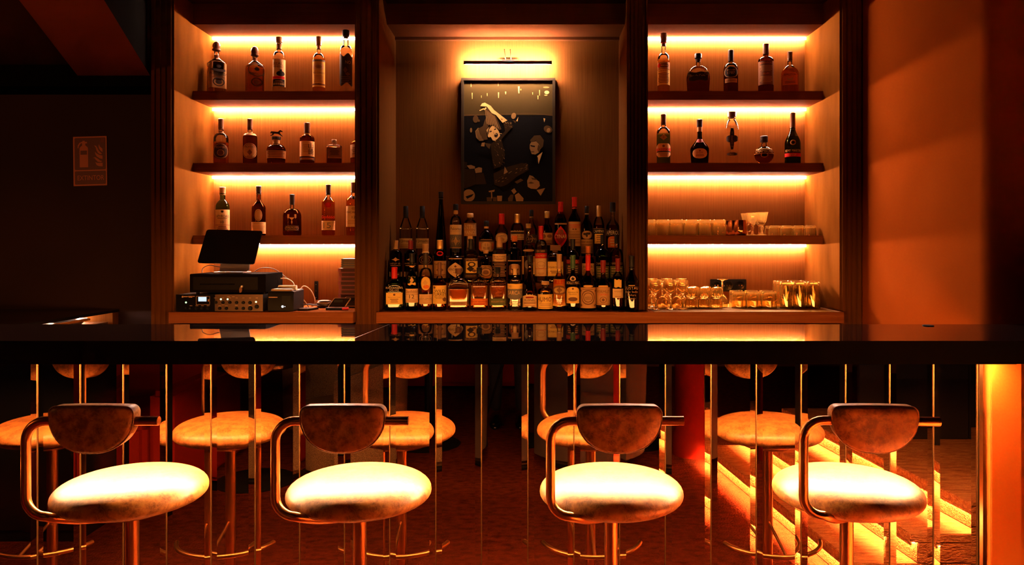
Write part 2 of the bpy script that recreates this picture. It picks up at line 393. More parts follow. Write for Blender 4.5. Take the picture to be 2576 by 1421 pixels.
# ------------------------------------------------------------------ bar stools
def superlens(R, ht, hb, n=26):
    pr = []
    for k in range(n+1):
        a = -PI/2 + PI*k/n
        c, s_ = math.cos(a), math.sin(a)
        r = R*max(c, 0)**.62
        z = (ht if s_ > 0 else hb)*math.copysign(abs(s_)**.9, s_)
        pr.append((max(r, .0005), z))
    return pr
SEATZ = .668
def make_stool(label):
    t = thing('bar_stool', label, 'bar stool', (0, 0, 0), 'bar stools along the bar')
    MB().lathe([(.0, 0), (.20, 0), (.205, .004), (.205, .010), (.195, .014), (.03, .018)], 40).build('base', M_BRONZE, t, smooth=40)
    MB().lathe([(.020, .017), (.020, SEATZ-.058)], 20).build('post', M_BRASS, t, smooth=40)
    MB().lathe([(.02, SEATZ-.066), (.10, SEATZ-.060), (.105, SEATZ-.052), (.10, SEATZ-.046)], 28).build('seat_plate', M_BRONZE, t, smooth=40)
    MB().lathe([(r, SEATZ+z) for r, z in superlens(.217, .053, .045)], 56).build('seat', M_LEATHER, t, smooth=70)
    # bent tube: from under the seat out to the left, up and across behind the back
    y0 = -.20; R = .055
    def arc(c, a0, a1, n=7): return [(c[0]+R*math.cos(math.radians(a0+(a1-a0)*k/n)), y0, c[1]+R*math.sin(math.radians(a0+(a1-a0)*k/n))) for k in range(n+1)]
    xl, zb, zt = -.190, .662, .928
    p = spline([(.02, -.03, .612), (-.03, -.08, .616), (-.08, -.14, .632), (-.115, -.185, .652), (xl+R, y0, zb)], 6)
    p += arc((xl+R, zb+R), 270, 180)[1:] + arc((xl+R, zt-R), 180, 90)
    p += [(.18, y0, zt)]
    tb = MB().tube(p, .013, 14); tb.build('arm_tube', M_BRASS, t, smooth=50)
    # half-moon backrest, puffy, wrapped over the tube
    out = []
    W, zt2, zb2 = .118, .972, .843
    for k in range(7): a = math.radians(90*k/6); out.append((W-.022+.022*math.cos(a), zt2-.022+.022*math.sin(a)))
    for k in range(1, 8): out.append((W-.022-(2*W-.044)*k/8, zt2+.002*math.sin(PI*k/8)))
    for k in range(7): a = math.radians(90+90*k/6); out.append((-W+.022+.022*math.cos(a), zt2-.022+.022*math.sin(a)))
    for k in range(1, 24):
        a = PI + PI*k/24
        out.append((W*math.copysign(abs(math.cos(a))**.85, math.cos(a)), zt2-.03+(zt2-.03-zb2)*math.sin(a)))
    cx, cz = 0, .918
    lay = [(-.034, .0), (-.032, .045), (-.026, .018), (-.018, .005), (-.006, 0), (.006, 0), (.018, .005), (.026, .018), (.032, .045), (.034, .0)]
    rings = []
    for i, (dy, ins) in enumerate(lay):
        k = 1 - ins*2.2 if 0 < i < len(lay)-1 else .6
        rings.append([(cx+(x-cx)*k, y0+dy+.35*x*x, cz+(z-cz)*k) for x, z in out])
    MB().loft(rings).build('backrest', M_LEATHER, t, smooth=60)
    pth = [(x, y0-.020+.35*x*x, z) for x, z in out]; pth.append(pth[0])
    MB().tube([(cx+(x-cx)*.992, y, cz+(z-cz)*.992) for x, y, z in pth], .0022, 6).build('piping', M_LEATHER, t, smooth=60)
    # half-ring footrest towards the bar with two brackets
    fr = [(.20*math.cos(math.radians(a)), .20*math.sin(math.radians(a)), .235) for a in range(15, 166, 6)]
    MB().tube(fr, .009, 10).build('foot_ring', M_BRASS, t, smooth=50)
    for a in (90,):
        MB().tube([(0, .018, .30), (0, .10, .27), (0, .197, .238)], .006, 8).build('foot_bracket', M_BRASS, t, smooth=50)
    return t
s0 = make_stool('round tan leather bar stool beyond the left edge, seen mirrored in the bar')
s0.location = (-1.93, 2.3, 0)
labs = ['round tan leather bar stool with half-moon back, leftmost one in full view',
        'tan half-moon back bar stool, second from the left, before the mirrors left of centre',
        'tan leather bar stool right of centre, its brass arm crossing the seat edge',
        'rightmost tan leather bar stool, in front of the mirrored lit stairs']
for x, l in zip((-1.208, -.5145, .2506, .968), labs):
    dup(s0, (x, 2.3, 0), l, rotz=math.radians(-3) if x > .9 else 0)

# ------------------------------------------------------------------ stairs, seen in the mirrors
def Xn(k, Y): return (1.62, 1.85, 2.11)[k] - .095*(5.36-Y)
st = thing('staircase', 'low carpeted steps with bright strip lights under every nosing, mirrored at right', 'stairs', (1.7, 1.2, 0))
Y0, Y1 = .45, 2.28
for k in range(3):
    z0, z1 = .12*k, .12*(k+1)
    xe = (lambda Y: Xn(k+1, Y)+.0 if k < 2 else 3.6)
    mb = MB()
    def P(y, x): return (x, y)
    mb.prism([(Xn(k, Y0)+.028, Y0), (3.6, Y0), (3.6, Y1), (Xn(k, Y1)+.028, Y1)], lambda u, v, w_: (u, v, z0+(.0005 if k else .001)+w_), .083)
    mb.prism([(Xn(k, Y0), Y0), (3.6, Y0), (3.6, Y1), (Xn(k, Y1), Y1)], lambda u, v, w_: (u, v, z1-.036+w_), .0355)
    mb.prism([(Xn(k, Y0), Y0), (Xn(k, Y0)+.006, Y0), (Xn(k, Y1)+.006, Y1), (Xn(k, Y1), Y1)], lambda u, v, w_: (u, v, z1-.050+w_), .0145)  # lip added to shield the room from the step strip
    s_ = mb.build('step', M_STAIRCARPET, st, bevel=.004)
    mb = MB().prism([(Xn(k, Y0)+.012, Y0+.01), (Xn(k, Y0)+.022, Y0+.01), (Xn(k, Y1)+.022, Y1-.01), (Xn(k, Y1)+.012, Y1-.01)], lambda u, v, w_: (u, v, z1-.040+w_), .004)
    mb.build('step_light', emit('led_stair', (1, .52, .24), E_STAIR), s_)
part = thing('panel_screen', 'black panelled partition on the stair landing, mirrored at right', 'partition', (2.6, 1.25, .36))
for k in range(8):
    box('panel', (1.80+k*.2, 1.994+k*.2, 1.22, 1.25, .362, 2.0), mat('black_satin', (.012, .01, .01), .3), part, bevel=.003)
colm = MB().lathe([(.14, 0), (.14, .14), (.125, .16), (.125, .7), (.15, .95), (.15, 2.858)], 32, (1.12, .22, 0)).build('red_column', M_RED, smooth=40)
tag(colm, 'round red upholstered column beside the stairs, mirrored right of centre', 'column')

# ------------------------------------------------------------------ seating area in front of the bar (seen in the mirrors)
ban = thing('banquette', 'long red upholstered banquette with high back, mirrored at left', 'sofa', (-2.5, .75, 0))
box('plinth', (-3.3, -2.12, .35, 1.20, .0, .07), M_BLACK, ban)
box('seat', (-3.35, -2.08, .42, 1.27, .072, .44), M_RED, ban, bevel=.03)
box('backrest', (-3.35, -2.08, .20, .415, .072, 1.02), M_RED, ban, bevel=.04)
box('armrest', (-2.075, -1.94, .25, 1.25, .01, .62), M_RED, ban, bevel=.03)
ban2 = thing('red_sofa', 'red sofa with rounded arm behind the round tables, mirrored near the middle', 'sofa', (-.8, -2.4, 0))
box('seat', (-2.2, .5, -2.6, -1.9, .06, .45), M_RED, ban2, bevel=.04)
box('backrest', (-2.2, .5, -2.85, -2.605, .06, 1.0), M_RED, ban2, bevel=.05)
for xx in (-2.36, .505): box('armrest', (xx, xx+.155, -2.8, -1.9, .06, .65), M_RED, ban2, bevel=.04)
cabn = thing('dark_cabinet', 'dark low side cabinet left of the red banquette, mirrored at far left', 'cabinet', (-2.5, 1.6, 0))
box('carcass', (-3.4, -2.15, 1.33, 1.75, .0, .95), M_BLACKG, cabn, bevel=.004)
for k in range(2):
    d = box('door', (-3.38+k*.62, -2.79+k*.62, 1.752, 1.77, .06, .93), M_BLACKG, cabn, bevel=.003)
    box('handle', (-2.84+k*.10, -2.83+k*.10, 1.772, 1.785, .45, .60), M_BRASS, d)
def round_table(x, y, h, r, label):
    t = thing('round_table', label, 'table', (x, y, 0), 'round pedestal tables')
    MB().lathe([(.0, 0), (.23, 0), (.235, .008), (.22, .016), (.04, .02)], 32, (x, y, 0)).build('base', M_BLACK, t, smooth=40)
    MB().lathe([(.022, .02), (.022, h-.03)], 16, (x, y, 0)).build('pedestal', M_BLACK, t, smooth=40)
    MB().lathe([(.0, h-.03), (r-.01, h-.03), (r, h-.02), (r, h-.004), (r-.004, h), (0, h)], 40, (x, y, 0)).build('tabletop', M_BLACKG, t, smooth=40)
round_table(-1.64, .82, .72, .25, 'black round pedestal table mirrored left, before the red banquette')
round_table(-.72, -.02, .72, .24, 'black round pedestal table mirrored left of the standing person')
round_table(.76, -.05, .72, .21, 'black round pedestal table mirrored right of centre, beside the dark tub chair')
def tub(x, y, rz, m, label):
    t = thing('tub_chair', label, 'armchair', (x, y, 0), rotz=rz)
    MB().lathe([(.0, 0), (.24, 0), (.26, .02), (.26, .05)], 32).build('base', M_BLACK, t, smooth=40)
    MB().lathe([(.0, .052), (.29, .052), (.30, .08), (.30, .36), (.28, .42), (.15, .45), (0, .455)], 36).build('seat', m, t, smooth=50)
    ring = []
    for k in range(25):
        a = math.radians(-120 + 240*k/24) + PI*1.5
        hh = .62 + .14*math.cos((k-12)/12*PI/2)
        ca, sa = math.cos(a), math.sin(a)
        ring.append([(r*ca, r*sa, z) for r, z in ((.305, .10), (.305, hh-.05), (.33, hh), (.37, hh), (.39, hh-.05), (.375, .10))])
    MB().loft(ring).build('backrest', m, t, smooth=50)
tub(-1.16, .55, 1.0, M_BEIGE, 'beige woven tub chair, mirrored between the first two stools')
tub(-1.45, -.32, -.6, M_BEIGE, 'beige woven tub chair half hidden behind the second mirrored stool')
tub(.38, .42, 2.7, M_DKFAB, 'dark fabric tub chair mirrored behind the third stool')

# tripod under the camera and the person behind it, both seen only in the mirrors
tri = thing('tripod', 'slim black camera tripod standing before the person, mirrored at centre', 'tripod', (0, 0, 0))
for a in (94, 214, 334):
    ca, sa = math.cos(math.radians(a)), math.sin(math.radians(a))
    l = MB().tube([(.03*ca, -.09+.03*sa, 1.12), (.20*ca, -.09+.20*sa, .62), (.43*ca, -.09+.43*sa, .015)], [.014, .012, .008], 10).build('leg', M_BLACK, tri, smooth=40)
    MB().lathe([(.014, 0), (.014, .02), (.008, .03)], 10, (.43*ca, -.09+.43*sa, 0)).build('rubber_foot', M_BLACK, l, smooth=40)
MB().lathe([(.02, 0), (.02, .26), (.035, .265), (.035, .285)], 14, (0, -.09, 1.02)).build('centre_column', M_BLACK, tri, smooth=40)

def skinned(name, pts, edges, m, parent=None, sub=2):
    me = bpy.data.meshes.new(name); me.from_pydata([p[:3] for p in pts], edges, []); me.update()
    o = bpy.data.objects.new(name, me); COL.objects.link(o)
    me.skin_vertices or me.attributes
    bm = bmesh.new(); bm.from_mesh(me); lay = bm.verts.layers.skin.verify()
    bm.verts.ensure_lookup_table()
    for v, p in zip(bm.verts, pts):
        r = p[3]; v[lay].radius = r if isinstance(r, tuple) else (r, r); v[lay].use_root = (v.index == 0)
    bm.to_mesh(me); bm.free()
    o.modifiers.new('skin', 'SKIN').use_smooth_shade = True
    sm = o.modifiers.new('sub', 'SUBSURF'); sm.levels = sub; sm.render_levels = sub
    me.materials.append(m)
    if parent is not None: o.parent = parent
    return o
per = thing('person', 'person in black clothes standing behind a tripod, mirrored at centre', 'person', (-.16, -.62, 0))
M_SKIN = mat('skin', (.55, .32, .22), .5); M_CLOTH = mat('black_cloth', (.010, .010, .012), .85); M_HAIR = mat('dark_hair', (.03, .02, .015), .5)
pts = [(0, 0, .95, (.15, .11)), (0, .0, 1.15, (.14, .10)), (0, -.01, 1.38, (.17, .11)), (0, 0, 1.50, (.06, .06)), (0, .02, 1.57, (.05, .05)),
       (.09, 0, .88, .10), (.10, .03, .50, .065), (.10, 0, .10, .045), (-.09, 0, .88, .10), (-.10, .03, .50, .065), (-.10, 0, .10, .045),
       (.19, 0, 1.44, .06), (.27, .02, 1.18, .048), (.20, .24, 1.17, .034), (-.19, 0, 1.44, .06), (-.25, .02, 1.18, .048), (-.02, .25, 1.17, .034)]
ed = [(0, 1), (1, 2), (2, 3), (3, 4), (0, 5), (5, 6), (6, 7), (0, 8), (8, 9), (9, 10), (2, 11), (11, 12), (12, 13), (2, 14), (14, 15), (15, 16)]
skinned('body', pts, ed, M_CLOTH, per)
hd = []
for z, r, dy in ((1.56, .045, .02), (1.60, .07, .03), (1.65, .078, .03), (1.70, .08, .02), (1.75, .076, .015), (1.79, .055, .01), (1.81, .015, .01)):
    hd.append([(r*.9*math.cos(2*PI*j/20), dy+r*1.12*math.sin(2*PI*j/20), z) for j in range(20)])
head = MB().loft(hd)
head.v = [(x-.16, y-.62, z) for x, y, z in head.v]
head = head.build('head', M_SKIN, per, smooth=60)
def face_part(name, prof, c, m, sc=(1, 1, 1)):
    b = MB().lathe(prof, 12); b.v = [(x*sc[0]+c[0]-.16, y*sc[1]+c[1]-.62, z*sc[2]+c[2]) for x, y, z in b.v]
    return b.build(name, m, head, smooth=60)
ball = [(max(math.cos(-PI/2+PI*k/8), .01), math.sin(-PI/2+PI*k/8)) for k in range(9)]
face_part('nose', ball, (0, .115, 1.665), M_SKIN, (.012, .018, .024))
for sgn in (-1, 1):
    face_part('eye', ball, (sgn*.030, .096, 1.69), M_BLACK, (.012, .008, .007))
    face_part('ear', ball, (sgn*.075, .015, 1.675), M_SKIN, (.008, .018, .03))
face_part('mouth', ball, (0, .104, 1.625), M_RED, (.022, .008, .006))
face_part('hair', ball, (0, .0, 1.735), M_HAIR, (.086, .10, .09))
for sgn, (hx, hy, hz) in ((1, (.16, .27, 1.17)), (-1, (.02, .28, 1.17))):
    P = [(0, 0, 0, .026), (-.03*sgn, .05, .005, .030)]; E = [(0, 1)]
    for f, ln in enumerate((.055, .065, .06, .05)):
        dx = -.03*sgn + (-.030+.020*f); b = len(P)
        P += [(dx, .085, .004, .010), (dx, .085+ln*.45, -.012, .009), (dx, .085+ln*.6, -.035, .008)]
        E += [(1, b), (b, b+1), (b+1, b+2)]
    b = len(P); P += [(.02*sgn, .045, .0, .011), (.03*sgn, .075, -.01, .010), (.022*sgn, .10, -.02, .008)]; E += [(0, b), (b, b+1), (b+1, b+2)]
    skinned('hand', [(x+hx, y+hy, z+hz, r) for x, y, z, r in P], E, M_SKIN, per)
for sgn in (-1, 1):
    b = MB()
    rr = []
    for y, hw, h in ((-.09, .02, .05), (-.08, .036, .08), (-.03, .040, .10), (.04, .044, .075), (.11, .046, .055), (.16, .035, .04), (.178, .012, .02)):
        rr.append([(sgn*.10-.16+hw*math.cos(a), y-.62, max(0, h/2+h/2*math.sin(a))) for a in [2*PI*j/14 for j in range(14)]])
    b.loft(rr).build('shoe', M_BLACKG, per, smooth=60)

# return worktop behind the bar on the left
wk = thing('work_counter', 'low dark work counter with a lit open side at the left wall', 'counter', (-3.0, 3.9, 0))
box('worktop', (-3.6, PX(292, 4.55), 3.12, 4.59, 1.014, 1.03), M_BLACKG, wk, bevel=.002)
box('end_panel', (-3.6, PX(290, 4.55), 4.52, 4.585, .0, 1.0135), WD, wk)
box('back_panel', (-3.6, -3.56, 3.12, 4.515, .0, 1.0135), M_BLACK, wk)
box('shelf', (-3.55, PX(292, 4.55)-.03, 3.12, 4.515, .945, .96), M_STEEL, wk)
box('rail', (-2.545, -2.53, 3.3, 4.36, .984, .996), mat('orange_lit_edge', (.45, .17, .04), .6, 0, .05), wk)  # shelf edge with its orange light put into the colour
box('led_strip', (-2.66, -2.65, 3.2, 4.5, 1.009, 1.0138), emit('led_work2', LED, 160), wk)
tr = thing('metal_tray', 'small bright steel tray on the lit shelf of the work counter', 'tray', (-2.7, 4.3, .961))
MB().loft([[(x, y, .9612) for x, y in rrect(-2.95, -2.60, 4.15, 4.42, .03)], [(x, y, .992) for x, y in rrect(-2.97, -2.58, 4.13, 4.44, .03)]], cap1=False).build('tray_body', M_STEEL, tr)
# ------------------------------------------------------------------ bottles
PAL = dict(cream=(.66, .44, .19), white=(.78, .64, .40), tan=(.45, .25, .09), kraft=(.42, .21, .075), black=(.012, .011, .011), dark=(.04, .025, .018),
           red=(.55, .015, .012), wine=(.22, .012, .012), gold=(.60, .36, .10), brown=(.16, .07, .03), green=(.05, .12, .05), olive=(.10, .11, .03),
           orange=(.65, .16, .02), blue=(.05, .07, .10), grey=(.16, .14, .11), yellow=(.74, .48, .10))
def pm(n): return mat('label_'+n, PAL[n], .6, 0, .15)
def capm(n): return mat('cap_'+n, PAL[n], .4, .7 if n == 'gold' else 0, .2)
LIQ = dict(amber=(.62, .24, .03), dark=(.20, .06, .012), clear=(.93, .90, .84), green=(.16, .30, .10), black=(.03, .02, .014), gold=(.85, .50, .12), red=(.40, .05, .02), rye=(.80, .48, .12), dgreen=(.05, .10, .04))
def liqm(n, th):
    c = LIQ[n]
    if th:
        return thin('thin_'+n, tuple(x**.8 for x in c), tuple(x**1.6*.5 for x in c))
    return glass('liquid_'+n, tuple(x**.6 for x in c), 0, 1.36)
def glassm(n, th):
    c = {'clear': (.96, .95, .92), 'green': (.30, .45, .20), 'dgreen': (.08, .14, .06), 'brown': (.45, .22, .07), 'black': (.03, .025, .02), 'amber': (.8, .5, .2)}[n]
    return thin('thinglass_'+n, c, tuple(x*.35 for x in c))
FRACT = [k/24 for k in range(25)]
class Body:
    """rings (z, r, n, d); superellipse cross-section with exponent n and depth factor d"""
    def __init__(s, rings): s.R = rings; s.cache = {}
    def at(s, z):
        R = s.R
        if z <= R[0][0]: return R[0][1:]
        for a, b in zip(R, R[1:]):
            if z <= b[0]:
                t = (z-a[0])/max(b[0]-a[0], 1e-9)
                return tuple(a[i]+(b[i]-a[i])*t for i in (1, 2, 3))
        return R[-1][1:]
    @staticmethod
    def pt(a, r, n, d):
        c, q = math.cos(a), math.sin(a)
        k = (abs(c)**n+abs(q)**n)**(-1/n)
        return r*k*c, r*k*q*d
    def surf(s, u, z, off):
        """u in [-1,1] across the front half (1 = silhouette), by arc length"""
        r, n, d = s.at(z)
        key = (round(n, 2), round(d, 2))
        if key not in s.cache:
            A = [PI*k/64/2 for k in range(65)]; L = [0]
            p = s.pt(-PI/2, 1, n, d)
            for a in A[1:]:
                q = s.pt(-PI/2+a, 1, n, d); L.append(L[-1]+math.hypot(q[0]-p[0], q[1]-p[1])); p = q
            s.cache[key] = (A, L)
        A, L = s.cache[key]
        t = min(abs(u), 1.0)*L[-1]; i = 0
        while i < 63 and L[i+1] < t: i += 1
        a = A[i]+(A[i+1]-A[i])*min(1, (t-L[i])/max(L[i+1]-L[i], 1e-9))
        x, y = s.pt(-PI/2+math.copysign(a, u), r, n, d)
        h = math.hypot(x, y) or 1
        return (x*(1+off/h), y*(1+off/h), z)
SHAPES = {
 'rect': (lambda u: 0, lambda u: 1), 'ell': (lambda u: .5-.5*math.sqrt(max(0, 1-u*u)), lambda u: .5+.5*math.sqrt(max(0, 1-u*u))),
 'dia': (lambda u: .5*abs(u), lambda u: 1-.5*abs(u)), 'arch': (lambda u: 0, lambda u: .72+.28*math.sqrt(max(0, 1-u*u))),
 'shield': (lambda u: .30*abs(u)**1.5, lambda u: 1), 'point': (lambda u: .12*(1-abs(u)) if abs(u) < 1 else .0, lambda u: 1-.18*abs(u)),
 'wavy': (lambda u: .05*math.sin(5*u+1)+.05, lambda u: .95+.05*math.sin(6*u)), 'tri': (lambda u: abs(u)*1.0, lambda u: 1),
 'zig': (lambda u: 0, lambda u: .88+.12*abs(((u*4) % 1)*2-1)), 'vee': (lambda u: .22*abs(u), lambda u: 1), 'hex': (lambda u: max(0, abs(u)-.55)*.5, lambda u: 1-max(0, abs(u)-.55)*.5)}
def put_shape(mb, shp, f, u0, u1, v0, v1, m=0, n=None, f2=None):
    lo, hi = SHAPES[shp]
    n = n or max(2, int(abs(u1-u0)*9)); n = n*2 if shp not in ('rect',) else n
    if shp == 'zig': n = 24
    b = len(mb.v)
    for k in range(n+1):
        t = -1+2*k/n; u = u0+(u1-u0)*k/n
        mb.v.append(f(u, v0+(v1-v0)*lo(t))); mb.v.append(f(u, v0+(v1-v0)*hi(t)))
    for k in range(n): mb.face((b+2*k, b+2*k+2, b+2*k+3, b+2*k+1), m)
def make_body_rings(R, H, hb, hs, rn, hc, sh, n, d, taper, waist):
    rg = [(0, R*taper*.90, n, d), (.004, R*taper*.985, n, d)]
    K = 10
    for k in range(K+1):
        t = k/K; z = .010+(H*hb-.010)*t
        r = R*(taper+(1-taper)*t)
        if waist: r *= 1-waist*math.sin(PI*t)
        if sh == 'sphere': r = R*math.sqrt(max(.04, 1-(2*t*.98-1+.0)**2))
        rg.append((z, r, n, d))
    K = 9
    for k in range(1, K+1):
        t = k/K; z = H*(hb+(hs-hb)*t); r0 = rg[12][1] if sh == 'sphere' else R
        if sh == 'round': q = math.sqrt(max(0, 1-t*t)); r = rn*R+(1-rn)*R*q
        elif sh == 'slope': q = .5+.5*math.cos(PI*t); r = rn*R+(1-rn)*R*q
        elif sh == 'line': q = 1-t; r = rn*R+(1-rn)*R*q
        elif sh == 'concave': q = (1-t)**1.8; r = rn*R+(1-rn)*R*q
        elif sh == 'sphere': r = r0+(rn*R-r0)*t
        elif sh == 'soft': q = (1-t**1.6)**.8; r = rn*R+(1-rn)*R*q
        rg.append((z, r, 2+(n-2)*(1-t), 1+(d-1)*(1-t)))
    rg += [(H*hc-.012, rn*R*.97, 2, 1), (H*hc-.008, rn*R*1.12, 2, 1), (H*hc-.002, rn*R*1.12, 2, 1), (H*hc, rn*R*.98, 2, 1)]
    return rg
BOTTLES = []
def bottle(name, x, w, top, Y, zb, label, hb=.60, hs=.74, rn=.36, hc=.88, sh='round', n=2, d=1., taper=1., waist=0, gl='clear', liq='amber', fill=.6,
           cap=('screw', 'black'), lab=(), th=False, rot=0, group=None, neck=None, capw=1.12):
    BOTTLES.append(locals())
def build_bottle(q):
    x, w, top, Y, zb = (q[k] for k in ('x', 'w', 'top', 'Y', 'zb'))
    X = PX(x, Y); R = w/2/F*Y; H = PZ(top, Y)-zb
    t = thing('bottle', q['label'], 'bottle', (X, Y, zb+.0006), q['group'], math.radians(q['rot'])+math.atan2(-X, Y)*.85)
    rg = make_body_rings(R, H, q['hb'], q['hs'], q['rn'], q['hc'], q['sh'], q['n'], q['d'], q['taper'], q['waist'])
    bd = Body(rg); N = 36
    fz = H*q['fill']
    mb = MB()
    # put a ring exactly at the fill level
    rr = []
    for i, a in enumerate(rg):
        if i and rg[i-1][0] < fz-1e-5 < a[0]-1e-5: rr.append((fz,)+bd.at(fz))
        rr.append(a)
    mb.loft([[(*Body.pt(2*PI*j/N, r, n, d), z) for j in range(N)] for z, r, n, d in rr], m=lambda i: 0 if rr[min(i, len(rr)-1)][0] < fz-1e-5 else 1)
    glass_o = mb.build('glass', [liqm(q['liq'], q['th']), glassm(q['gl'], q['th'])], t, smooth=50, fix=False)
    # cap
    kind, cc = q['cap']; cm = capm(cc); rc = q['rn']*R*q['capw']; z0 = H*q['hc']-.013; z1 = H
    if kind == 'screw':
        mb = MB().lathe([(rc, z0), (rc*1.03, z0+.002), (rc*1.03, z1-.002), (rc*.9, z1)], 22); mb.lathe([(rc*1.05, z0+.4*(z1-z0)), (rc*1.07, z0+.43*(z1-z0)), (rc*1.05, z0+.46*(z1-z0))], 22)
    elif kind == 'capsule':      # long foil
        mb = MB().lathe([(rc, z0), (rc*.98, z1-.012), (rc*1.04, z1-.010), (rc*1.04, z1-.001), (rc*.9, z1)], 22)
    elif kind == 'cork':
        mb = MB().lathe([(rc*.8, z0+.011), (rc*.8, z0+.35*(z1-z0)), (rc*1.22, z0+.36*(z1-z0)), (rc*1.25, z1-.003), (rc*1.1, z1)], 22)
    elif kind == 'knob':
        zz = z1-z0
        mb = MB().lathe([(rc*.9, z0), (rc*1.25, z0+.08*zz), (rc*1.25, z0+.22*zz), (rc*.95, z0+.25*zz), (rc*1.2, z0+.45*zz), (rc*1.2, z0+.62*zz), (rc*.8, z0+.88*zz), (rc*.2, z1)], 22, rib=-.06)
    elif kind == 'block':
        mb = MB().box(-rc*2.1, rc*2.1, -rc*1.1, rc*1.1, z0+.012, z1); mb.lathe([(rc, z0), (rc, z0+.0125)], 20)
    elif kind == 'horse':
        mb = MB().lathe([(rc, z0), (rc*1.1, z0+.004), (rc*1.1, z0+.3*(z1-z0)), (rc*.4, z0+.36*(z1-z0))], 20)
        zz = z0+.36*(z1-z0); u = (z1-zz)
        prof = [(-.9, .45), (-.75, .75), (-.3, .72), (.25, .68), (.5, .95), (.62, 1.0), (.95, .78), (.85, .68), (.6, .72), (.5, .5), (.75, .25), (.95, .05), (.85, .0), (.55, .2), (.3, .38), (-.3, .38), (-.45, .15), (-.85, .0), (-.9, .08), (-.6, .25), (-.62, .5), (-.8, .4)]
        mb.prism([(a*rc*1.6, b*u) for a, b in prof], lambda a, b, w_: (a, w_-.004, zz+b), .008)
    if kind in ('none',): pass
    else: mb.build('cap', cm, t, smooth=45)
    if Y < 4.4:  # added pale sheet behind the front-row glass, imitating glowing liquid
        zb0, zb1 = H*.10, H*(q['hb']*.95)
        mb = MB()
        def fb(u, v):
            x_, y_, z_ = bd.surf(u*.8, zb0+(zb1-zb0)*v, .0006); return (x_, -y_, z_)
        put_shape(mb, 'rect', fb, -1, 1, 0, 1, n=8); mb.build('glow_backing', pm('white' if q['liq'] in ('rye', 'gold', 'clear', 'amber') else 'cream'), t, fix=False)
    if q['neck']:
        a, b, cc2 = q['neck']; za, zb2 = PZ(b, Y)-zb, PZ(a, Y)-zb
        mb = MB().loft([[(*Body.pt(2*PI*j/24, bd.at(z)[0]+.0006, 2, 1), z) for j in range(24)] for z in [za+(zb2-za)*k/4 for k in range(5)]], cap0=False, cap1=False)
        mb.build('neck_label', pm(cc2), t, smooth=60)
    for L in q['lab']:
        y0, y1, hw, col, shp = L[:5]; prints = L[5] if len(L) > 5 else []
        za, zc = PZ(y1, Y)-zb, PZ(y0, Y)-zb
        def f(u, v, off=.0007): return bd.surf(u*hw, za+(zc-za)*v, off)
        lw = hw*(bd.surf(1, (za+zc)/2, 0)[0])*1.35
        lw0 = bd.at((za+zc)/2)[0]*PI/2*(1 if q['n'] < 3 else .85)
        par = glass_o
        if col:
            mb = MB(); put_shape(mb, shp, f, -1, 1, 0, 1, n=10)
            if shp == 'rect' or True:
                pass
            par = mb.build('label', pm(col), t, smooth=80, fix=False)
        if prints:
            mb = MB(); cols = []
            def ci(cn):
                if cn not in cols: cols.append(cn)
                return cols.index(cn)
            f2 = lambda u, v: f(max(-1, min(1, u)), v, .0014)
            f3 = lambda u, v: f(max(-1, min(1, u)), v, .0020)
            for p in prints:
                if p[0] == 't':
                    _, s_, u, v, W, Hh, cn = p; put_text(mb, s_, f3, u, v, min(W, 1.36/hw), Hh, ci(cn), (zc-za)/(hw*lw0))
                elif p[0] == 'lines':
                    _, k, v0, v1, W, cn = p
                    rnd = random.Random(len(mb.v)+k)
                    for i in range(k):
                        v = v0+(v1-v0)*(i+.5)/k; ww = W*rnd.uniform(.6, 1); hh = (v1-v0)/k*.22
                        put_shape(mb, 'rect', f2, -ww, ww, v-hh, v+hh, ci(cn), n=10)
                elif p[0] == 'ring':
                    _, u, v, ru, rv, wd_, cn = p; b = len(mb.v); K = 20
                    for j in range(K):
                        a = 2*PI*j/K
                        mb.v += [f2(u+ru*math.cos(a), v+rv*math.sin(a)), f2(u+ru*(1-wd_)*math.cos(a), v+rv*(1-wd_)*math.sin(a))]
                    for j in range(K): k2 = (j+1) % K; mb.face((b+2*j, b+2*k2, b+2*k2+1, b+2*j+1), ci(cn))
                else:
                    shp2, u0, u1, v0, v1, cn = p; put_shape(mb, shp2, f2, u0, u1, v0, v1, ci(cn))
            mb.build('print', [pm(c) for c in cols], par, fix=False, smooth=80)
    return t
S1, S2, S3 = SH
def sc2(u): return 420+u*.2815
def t1(*a, **k): return bottle(*a, **k)
YS = 4.655
GL = 'bottles on the left shelves'; GR = 'bottles on the right shelves'; GM = 'bottles on the middle riser'
L = 'lines'
